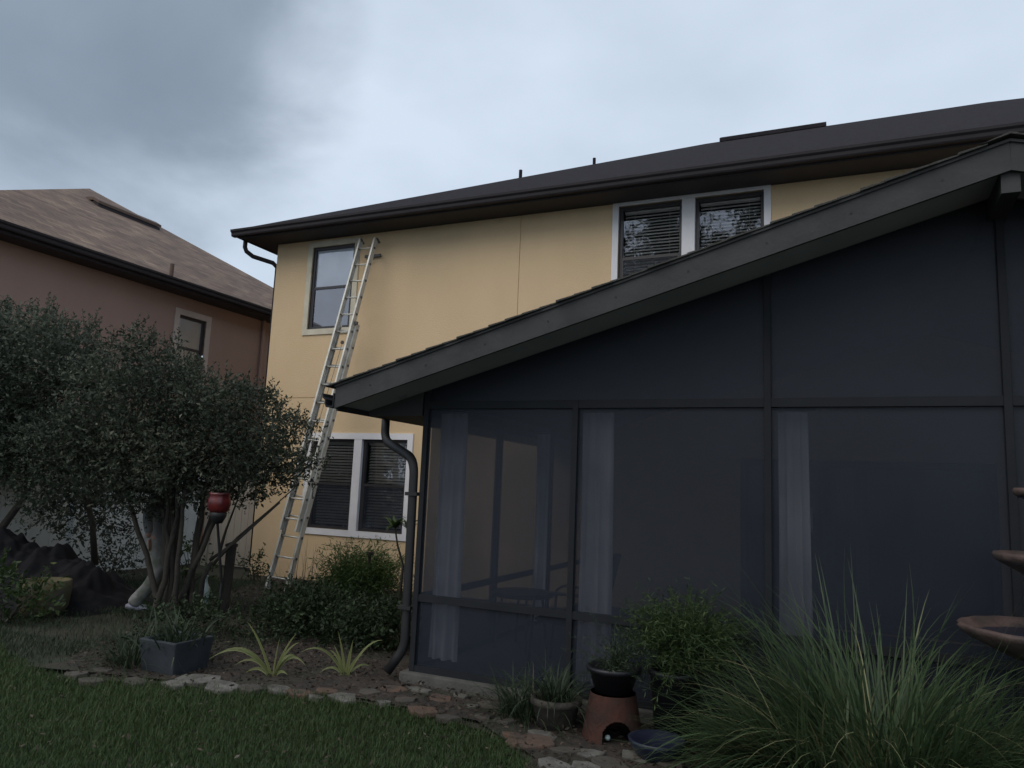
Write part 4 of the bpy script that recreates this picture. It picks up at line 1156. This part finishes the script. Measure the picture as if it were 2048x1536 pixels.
MB().lathe([(.001, 0), (.014, .004), (.019, .018), (.014, .032), (.001, .036)], gp(1241, 1466, .07) * np.array([0, 0, 0]) + np.array([c[0] - .03 + .13 * math.cos(front), c[1] + .13 * math.sin(front), .055]), 12).build('pale_knob', 'bottle', clay, smooth=True)
bp_ = thing('black_planter', 'round black plastic planter with rolled rim standing on the clay pot', 'planter', (c[0], c[1], .33))
MB().lathe([(.001, 0), (.12, 0), (.165, .13), (.182, .135), (.185, .16), (.172, .168), (.158, .16), (.15, .13), (.001, .125)], (c[0], c[1], .333), 28).build('bowl', 'black_plastic', bp_, smooth=True)
needle_mound('straggly_fern', 'thin brownish-green fern drooping from the black planter on the clay pot', (c[0], c[1], .46), .4, .3, 'blade_dark', 70, .30)
# tall planter with asparagus fern to its right
c2 = np.array([-1.08, 5.22, 0.]); pl = thing('tall_planter', 'tall black planter hidden under the bushy green fern before the porch', 'planter', c2)
MB().lathe([(.001, 0), (.13, 0), (.17, .46), (.185, .465), (.185, .50), (.16, .50), (.15, .46), (.001, .455)], c2, 24).build('pot', 'black_plastic', pl, smooth=True)
needle_mound('asparagus_fern', 'bushy bright green asparagus fern in front of the porch screen', (c2[0] + .05, c2[1], .55), .55, .5, 'leaf_fern', 560, .40, cat='fern')
c3 = np.array([-1.12, 4.86, 0.]); nv = thing('navy_bowl', 'dark navy glazed bowl planter half hidden by the ornamental grass', 'planter', c3)
MB().lathe([(.001, 0), (.09, 0), (.17, .12), (.18, .15), (.165, .155), (.15, .13), (.001, .11)], c3, 28).build('bowl', 'pot_navy', nv, smooth=True)

# small terracotta pot half sunk beside the dark grass
c4 = np.array([-1.88, 5.10, 0.]); tc_ = thing('terracotta_pot', 'weathered brown clay pot under the drooping dark grass left of the arched pot', 'pot', c4)
MB().lathe([(.001, 0), (.12, 0), (.16, .19), (.18, .195), (.18, .235), (.15, .235), (.14, .19), (.001, .19)], c4, 28).build('bowl', 'flag_brown', tc_, smooth=True)
tuft('pot_grass', 'dark strappy grass spilling from the weathered brown clay pot', (c4[0], c4[1], .19), 150, .42, 'blade_dark', w=.012, lean=.55, droop=1.7, spread=.05)

# tiered fountain at the right edge
fx = np.array([1.0, 5.0, 0.]); ft = thing('tiered_fountain', 'reddish clay three-tiered garden fountain with wavy bowl rims at the right edge', 'fountain', fx)


def zat(py, px): return yp(px, py, 5.0)[2]


dd = (RM.T @ (fx - EYE))[2]
fz = [zat(1262, 2048), zat(1114, 2048), zat(984, 2048), zat(900, 2048)]
MB().lathe([(.001, 0), (.24, 0), (.24, .06), (.12, .12), (.09, .3), (.09, fz[0] - .25), (.13, fz[0] - .2), (.13, fz[0] - .13)], fx, 32).build('pedestal', 'fountain_clay', ft, smooth=True)
for nm, z_, r_, d_ in (('bowl', fz[0], .455, .16), ('bowl', fz[1], .275, .11), ('bowl', fz[2], .165, .07)):
    MB().lathe([(.001, -.030), (r_ * .90, -.028), (r_ * .90, -.034), (.001, -.034)], (fx[0], fx[1], z_), 40).build('bowl_shade_disc', 'pot_navy', ft)  # dark disc added to shade the bowl's inside by colour, not real water
    MB().lathe([(.05, -d_), (r_ * .5, -d_ * .85), (r_ * .9, -d_ * .3), (r_ * .97, -.02), (r_ * 1.02, .006), (r_ * .98, .022), (r_ * .93, .0), (r_ * .6, -d_ * .55), (.05, -d_ * .7)], (fx[0], fx[1], z_), 72, wob=.018, nw=16).build(nm, 'fountain_clay', ft, smooth=True)
MB().lathe([(.05, fz[0] - .14), (.075, fz[0] - .05), (.055, fz[0] + .1), (.05, fz[1] - .2), (.075, fz[1] - .10)], fx, 24).build('stem', 'fountain_clay', ft, smooth=True)
MB().lathe([(.04, fz[1] - .09), (.05, fz[1]), (.038, fz[1] + .1), (.036, fz[2] - .14), (.055, fz[2] - .06)], fx, 24).build('stem', 'fountain_clay', ft, smooth=True)
MB().lathe([(.03, fz[2] - .06), (.035, fz[2] + .04), (.02, fz[2] + .08), (.045, fz[2] + .14), (.05, fz[2] + .2), (.03, fz[3] + .03), (.001, fz[3] + .07)], fx, 20).build('finial', 'fountain_clay', ft, smooth=True)

# ------------------------------------------------------------------ flagstones and litter
path = bumpy_sheet([(-6.2, 4.22), (-5.2, 4.45), (-4.4, 4.66), (-3.3, 4.92), (-2.4, 4.92), (-1.75, 4.45), (-1.3, 3.4), (-.4, 3.4), (-.7, 4.5), (-1.7, 5.35), (-3.4, 5.5), (-5.0, 5.2), (-6.0, 4.7)], .034, .14, .012, 'garden_path', 'mulch')
stones = [(395, 1358, .20, 'flag_grey'), (352, 1367, .13, 'flag_grey'), (445, 1372, .16, 'flag_grey'), (560, 1378, .12, 'flag_grey'), (632, 1394, .07, 'flag_grey'), (690, 1396, .14, 'flag_grey'),
          (768, 1404, .06, 'flag_grey'), (788, 1378, .12, 'flag_orange'), (838, 1379, .11, 'flag_grey'), (922, 1391, .07, 'flag_grey'), (846, 1421, .13, 'flag_orange'), (893, 1434, .10, 'flag_brown'),
          (150, 1348, .12, 'flag_brown'), (185, 1360, .13, 'flag_brown'), (205, 1340, .10, 'flag_brown'), (1062, 1482, .18, 'flag_orange'), (1090, 1470, .11, 'flag_grey'), (1030, 1470, .10, 'flag_orange'),
          (1178, 1506, .10, 'flag_grey'), (1110, 1530, .13, 'flag_grey'), (1170, 1532, .10, 'flag_grey'), (1270, 1512, .12, 'flag_grey'), (1222, 1528, .12, 'flag_brown'), (965, 1432, .07, 'flag_brown'),
          (600, 1386, .13, 'flag_orange'), (655, 1382, .11, 'flag_orange'), (735, 1384, .10, 'flag_brown'), (880, 1396, .11, 'flag_orange'), (945, 1412, .06, 'flag_grey'), (985, 1410, .12, 'flag_brown'),
          (1010, 1440, .10, 'flag_brown'), (500, 1376, .12, 'flag_brown'), (810, 1400, .10, 'flag_brown'), (1130, 1500, .10, 'flag_brown'), (270, 1362, .12, 'flag_brown'), (1340, 1525, .10, 'flag_brown')]
for (px, py, r_, mt) in stones:
    c = gp(px, py, .05); k = random.randint(5, 8); a0 = random.random() * 6.28; tx, ty = random.gauss(0, .05), random.gauss(0, .05)
    top = []
    for i in range(k):
        a = a0 + 2 * math.pi * i / k + random.uniform(-.22, .22); rr = r_ * random.uniform(.78, 1.12)
        dx, dy = rr * math.cos(a), rr * .72 * math.sin(a); top.append((c[0] + dx, c[1] + dy, .058 + dx * tx + dy * ty))
    b_ = [(x + (c[0] - x) * -.04, y, .02) for x, y, z in top]
    MB().add(b_ + top, [tuple(range(k))[::-1], tuple(range(k, 2 * k))] + [(i, (i + 1) % k, k + (i + 1) % k, k + i) for i in range(k)]).build('flagstone', mt, path, bevel=.008)


def inside(poly, x, y):
    r = np.zeros(len(x), bool); j = len(poly) - 1
    for i in range(len(poly)):
        xi, yi = poly[i]; xj, yj = poly[j]
        c_ = ((yi > y) != (yj > y)) & (x < (xj - xi) * (y - yi) / (yj - yi + 1e-12) + xi); r ^= c_; j = i
    return r


x = rng.uniform(-8.6, 2, 70000); y = rng.uniform(2.4, 10, 70000); ok = inside(bed_poly, x, y); x, y = x[ok], y[ok]
near = (y < 6.0) | (rng.random(len(x)) < .5); x, y = x[near], y[near]; n_ = len(x)
P = np.stack([x, y, rng.uniform(.025, .066, n_)], 1); D = unit(np.stack([rng.normal(size=n_), rng.normal(size=n_), rng.normal(0, .22, n_)], 1)); l_ = rng.uniform(.010, .05, n_)
V, Fc, T = leaves(P, D, l_, l_ * .45, rng.random(n_) ** 1.5, .1); tag(np_mesh('leaf_litter', V, Fc, 'litter', None, T), 'brown leaf litter and bark chips scattered over the garden bed', 'leaf litter', kind='stuff')

# ------------------------------------------------------------------ lawn grass
n_ = 240000
x = rng.uniform(-9.5, -.9, n_); y = rng.uniform(1.2, 5.1, n_)
ok = inside(lawn_edge, x + rng.normal(0, .03, n_), y + rng.normal(0, .03, n_))
pc = (np.stack([x, y, np.zeros(n_)], 1) - EYE) @ RM; u_ = 1024 + F * pc[:, 0] / pc[:, 2]; v_ = 768 + F * pc[:, 1] / pc[:, 2]
ok &= (pc[:, 2] > 0) & (u_ > -260) & (u_ < 1250) & (v_ < 1800)
x, y = x[ok], y[ok]; n_ = len(x)
patch = .5 + .5 * np.sin(x * 2.3 + np.sin(y * 3.1)) * np.cos(y * 2.7 + x)
V, Fc, T = blades(np.stack([x, y, np.full(n_, .004)], 1), rng.uniform(0, 6.28, n_), np.abs(rng.normal(.35, .28, n_)), rng.uniform(.035, .085, n_) * (.8 + .4 * patch), rng.uniform(.003, .0065, n_), rng.normal(.7, .4, n_), 3, np.clip(rng.normal(.38, .22, n_) + .15 * (patch - .5), 0, 1))
tag(np_mesh('lawn_grass', V, Fc, 'blade_lawn', None, T), 'dense green lawn grass in the lower left foreground', 'grass', kind='stuff')
n2 = 900; x2 = rng.uniform(-7.5, -1.6, n2); y2 = rng.uniform(2.5, 4.8, n2); ok = inside(lawn_edge, x2, y2); x2, y2 = x2[ok], y2[ok]; n2 = len(x2)
P = np.stack([x2, y2, rng.uniform(.035, .06, n2)], 1); D = unit(np.stack([rng.normal(size=n2), rng.normal(size=n2), rng.normal(0, .4, n2)], 1)); l_ = rng.uniform(.015, .045, n2)
V, Fc, T = leaves(P, D, l_, l_ * .4, rng.uniform(.4, 1, n2), .1); tag(np_mesh('fallen_leaves', V, Fc, 'litter', None, T), 'small dry fallen leaves scattered on the green lawn', 'leaf litter', kind='stuff')
# thin rough grass under the trees
n_ = 110000; x = rng.uniform(-10.6, -5.2, n_); y = rng.uniform(4.3, 9.5, n_); ok = ~inside(lawn_edge, x, y) & (rng.random(n_) < .25 + .6 * (np.sin(x * 1.9) * np.cos(y * 2.2) > -.2)); x, y = x[ok], y[ok]; n_ = len(x)
V, Fc, T = blades(np.stack([x, y, np.full(n_, .004)], 1), rng.uniform(0, 6.28, n_), np.abs(rng.normal(.5, .3, n_)), rng.uniform(.03, .09, n_), rng.uniform(.003, .006, n_), rng.normal(.7, .4, n_), 3, np.clip(rng.normal(.4, .3, n_), 0, 1))
tag(np_mesh('rough_grass', V, Fc, 'blade_dark', None, T), 'thin rough grass and weeds on bare soil under the trees', 'grass', kind='stuff')

# ------------------------------------------------------------------ things at the left
# tarp-covered heap
c = gp(110, 1185); c = dp(95, 1150, 9.2); c[2] = 0
hp_ = MB(); nx, ny = 110, 70
def hz(u, v):
    a = math.exp(-((u + .62) ** 2 / .10 + (v) ** 2 / .22)) * .92 + math.exp(-((u + .05) ** 2 / .09 + (v - .05) ** 2 / .2)) * .66 + math.exp(-((u - .55) ** 2 / .16 + v ** 2 / .25)) * .50
    w_ = min(1, a * 2.5); f_ = abs(mnoise.noise((u * 3.2, v * 3.2, 1.7))) * .20 + abs(mnoise.noise((u * 8.0 + 5, v * 8.0, .3))) * .10 + mnoise.noise((u * 20, v * 20, 4)) * .03
    return a * .92 + (f_ - .06) * w_
for j in range(ny + 1):
    for i in range(nx + 1):
        u = -1.25 + 2.5 * i / nx; v = -.7 + 1.4 * j / ny; e = min(1, (1.25 - abs(u)) * 6, (.7 - abs(v)) * 6)
        hp_.v.append((c[0] + u * .86 + .0, c[1] + v + u * .35, max(0, hz(u, v) * min(1, e + .001)) * 1.0 + .004))
W = nx + 1; hp_.f = [(j * W + i, j * W + i + 1, (j + 1) * W + i + 1, (j + 1) * W + i) for j in range(ny) for i in range(nx)]
tp_ = hp_.build('tarp_heap', 'tarp', smooth=True); tag(tp_, 'black crumpled tarp over a low heap under the left tree', 'tarp')
# ochre tub
c = gp(85, 1232); yt = thing('ochre_planter', 'weathered ochre-yellow planter tub on the ground below the black tarp', 'planter', c)
m_ = MB(); m_.lathe([(.001, 0), (.19, 0), (.25, .12), (.27, .30), (.26, .40), (.225, .40), (.22, .33), (.001, .32)], c, 14, wob=.03, nw=5); m_.build('tub', 'yellow_tub', yt, smooth=True)
# lantern on pole
lp = gp(433, 1262); ln2 = thing('red_lantern', 'dark red glass lantern on a thin dark garden pole beside the tree', 'lantern', lp)
top_ = dp(438, 1010, (RM.T @ (lp - EYE))[2])
MB().tube([lp, (lp[0] + .01, lp[1], .5), (top_[0], top_[1], top_[2] - .18)], .014, 8).build('pole', 'bronze_metal', ln2)
MB().lathe([(.001, -.20), (.05, -.19), (.085, -.12), (.09, -.08), (.06, -.07)], top_, 16).build('holder', 'bronze_metal', ln2, smooth=True)
MB().lathe([(.06, -.10), (.10, -.06), (.125, 0), (.12, .06), (.105, .11), (.12, .13), (.10, .125)], top_, 20, wob=.05, nw=6).build('shade', 'red_glass', ln2, smooth=True)
# pole's bulky wooden body
wp = gp(447, 1228); pw = thing('wooden_post', 'short dark weathered wooden post just right of the red lantern pole', 'post', wp)
MB().tube([(wp[0], wp[1], 0), (wp[0] + .02, wp[1], .45), (wp[0] + .03, wp[1], .80)], [.05, .055, .06], 8).build('shaft', 'bark', pw)
MB().lathe([(.001, .80), (.075, .80), (.075, .83), (.001, .86)], (wp[0] + .03, wp[1], 0), 8).build('cap', 'bark', pw)
# pale bottle
bt = gp(408, 1214); bo = thing('pale_bottle', 'pale glass bottle with dark band standing upright in the grass left of the lantern pole', 'bottle', bt)
MB().lathe([(.001, 0), (.045, 0), (.05, .02), (.05, .20), (.04, .25), (.016, .30), (.015, .37), (.019, .375), (.019, .39), (.001, .39)], bt, 16).build('body', 'bottle', bo, smooth=True)
MB().lathe([(.0508, .085), (.0512, .09), (.0512, .115), (.0508, .12)], bt, 16).build('band', 'bottle_band', bo)

# ------------------------------------------------------------------ person behind the tree
pf = gp(266, 1219)
per = thing('person', 'person in loose light grey shirt and pale mottled trousers behind the tree stems', 'person', pf)
fwd = np.array([.93, .36, 0.]); rt = np.array([.36, -.93, 0.])      # facing right; rt = towards the camera side


def skin_body(name, verts, edges, radii, mat, sub=2, root=0):
    me = bpy.data.meshes.new(name); me.from_pydata([tuple(v) for v in verts], edges, []); ob = bpy.data.objects.new(name, me); COL.objects.link(ob)
    md = ob.modifiers.new('skin', 'SKIN'); md.use_smooth_shade = True
    for i, r_ in enumerate(radii):
        sv = me.skin_vertices[0].data[i]; sv.radius = (r_, r_) if not hasattr(r_, '__len__') else r_
        sv.use_root = (i == root)
    s_ = ob.modifiers.new('sub', 'SUBSURF'); s_.levels = sub; s_.render_levels = sub
    me.materials.append(MATS[mat])
    put(ob, per)
    return ob


def P_(f_, r_, z): return np.array([pf[0], pf[1], 0]) + fwd * f_ + rt * r_ + np.array([0, 0, z])


pel = P_(.22, 0, .90)
bv = [pel, P_(.22, 0, 1.08), P_(.24, 0, 1.30), P_(.26, 0, 1.42), P_(.27, 0, 1.50), P_(.29, 0, 1.60), P_(.30, 0, 1.68),
      P_(.22, .09, .84), P_(.33, .10, .50), P_(.06, .10, .09), P_(.18, .10, .035),
      P_(.22, -.09, .84), P_(.38, -.10, .48), P_(.42, -.10, .09), P_(.56, -.10, .035),
      P_(.25, .19, 1.40), P_(.20, .27, 1.13), P_(.26, .29, .88), P_(.25, -.19, 1.40), P_(.23, -.27, 1.13), P_(.31, -.28, .89)]
be = [(0, 1), (1, 2), (2, 3), (3, 4), (4, 5), (5, 6), (0, 7), (7, 8), (8, 9), (9, 10), (0, 11), (11, 12), (12, 13), (13, 14), (3, 15), (15, 16), (16, 17), (3, 18), (18, 19), (19, 20)]
brd = [.13, .12, .14, .10, .052, .085, .085, .085, .055, .038, .035, .085, .055, .038, .035, .055, .042, .03, .055, .042, .03]
body = skin_body('body', bv, be, brd, 'skin')
for s_, (wr, el) in ((1, (17, 16)), (-1, (20, 19))):
    w0 = bv[wr]; d = (bv[wr] - bv[el]); d /= np.linalg.norm(d)
    for k_ in range(5):
        off = rt * (-.028 + .014 * k_) if k_ < 4 else rt * (-.03) + np.array([0, 0, .015])
        l_ = (.075, .085, .09, .08, .05)[k_]
        MB().tube([w0 + d * .02 + off * .6, w0 + d * .06 + off, w0 + d * (.06 + l_ * .5) + off, w0 + d * (.06 + l_ * .85) + off - np.array([0, 0, .02])], [.014, .010, .009, .006], 7).build('finger', 'skin', per, smooth=True)
# head features and hair
hc = P_(.30, 0, 1.635)
MB().lathe([(.001, .115), (.06, .105), (.092, .06), (.098, .0), (.09, -.045), (.07, -.06)], hc - fwd * .018, 18).build('hair', 'hair', per, smooth=True)
for s_ in (-.032, .032):
    MB().lathe([(.001, -.011), (.009, -.006), (.011, 0), (.009, .006), (.001, .011)], hc + fwd * .083 + rt * s_ + np.array([0, 0, -.005]), 8).build('eye', 'eye_white', per, smooth=True)
    MB().lathe([(.001, -.03), (.010, -.015), (.012, .01), (.001, .03)], hc + rt * (s_ * 2.7) + np.array([0, 0, -.015]), 8).build('ear', 'skin', per, smooth=True)
MB().tube([hc + fwd * .08 + np.array([0, 0, .01]), hc + fwd * .108 + np.array([0, 0, -.03])], [.008, .014], 8).build('nose', 'skin', per, smooth=True)
# trousers: loose legs ending above the shoes
tv = [P_(.22, 0, .93), P_(.22, .085, .80), P_(.33, .10, .50), P_(.22, .10, .29), P_(.085, .10, .13), P_(.06, .10, .06), P_(.22, -.085, .80), P_(.38, -.10, .48), P_(.42, -.10, .09)]
skin_body('trousers', tv, [(0, 1), (1, 2), (2, 3), (3, 4), (4, 5), (0, 6), (6, 7), (7, 8)], [.12, .10, .09, .082, .092, .10, .10, .085, .08], 'trousers', 2)
shv = [P_(.20, 0, .70), P_(.21, 0, .80), P_(.22, 0, 1.05), P_(.24, 0, 1.30), P_(.26, 0, 1.44), P_(.25, .17, 1.41), P_(.20, .27, 1.13), P_(.255, .288, .92), P_(.25, -.17, 1.41), P_(.23, -.27, 1.13), P_(.30, -.28, .93)]
skin_body('shirt', shv, [(0, 1), (1, 2), (2, 3), (3, 4), (4, 5), (5, 6), (6, 7), (4, 8), (8, 9), (9, 10)], [.17, .175, .155, .165, .09, .075, .062, .05, .075, .062, .05], 'shirt', 2, 2)
for f_, r_ in ((.06, .10), (.42, -.10)):
    m_ = MB(); a = P_(f_ - .09, r_, .045); b_ = P_(f_ + .05, r_, .05); c_ = P_(f_ + .18, r_, .032)
    m_.tube([a, P_(f_ - .04, r_, .055), b_, c_, P_(f_ + .22, r_, .03)], [.032, .047, .047, .04, .015], 12, 1.0); m_.build('shoe', 'shoe', per, smooth=True)

# ------------------------------------------------------------------ tall trees behind the viewer (seen mirrored in the upper windows)
def far_tree(x0, y0, h, w, lab, seed):
    random.seed(seed); t = thing('tall_tree', lab, 'tree', (x0, y0, 0), 'tall trees mirrored in the upper windows')
    MB().tube([(x0, y0, 0), (x0 + .2, y0, h * .3), (x0, y0 + .2, h * .6), (x0 + .1, y0, h * .92)], [.34, .28, .18, .06], 10).build('trunk', 'bark', t, smooth=True)
    cl = []
    for i in range(26):
        a = random.uniform(0, 6.28); r = random.uniform(.2, 1) * w / 2; z = h * random.uniform(.42, .98); r *= 1.15 - z / h * .5
        c_ = np.array([x0 + r * math.cos(a), y0 + r * math.sin(a), z]); cl.append((c_, random.uniform(.55, .95)))
        MB().tube([(x0, y0, z * .82), (c_ + np.array([x0, y0, z])) / 2, c_], [.08, .05, .02], 6).build('limb', 'bark', t)
    foliage('foliage', cl, 110, .17, 'leaf_far', t, up=-.3)


far_tree(-6.6, -9.5, 15.5, 7.0, 'tall loose-crowned tree reflected in the left pane of the upper right window', 3)
far_tree(-2.2, -10.5, 17.5, 6.0, 'tall thin-crowned tree reflected in the right pane of the upper right window', 5)
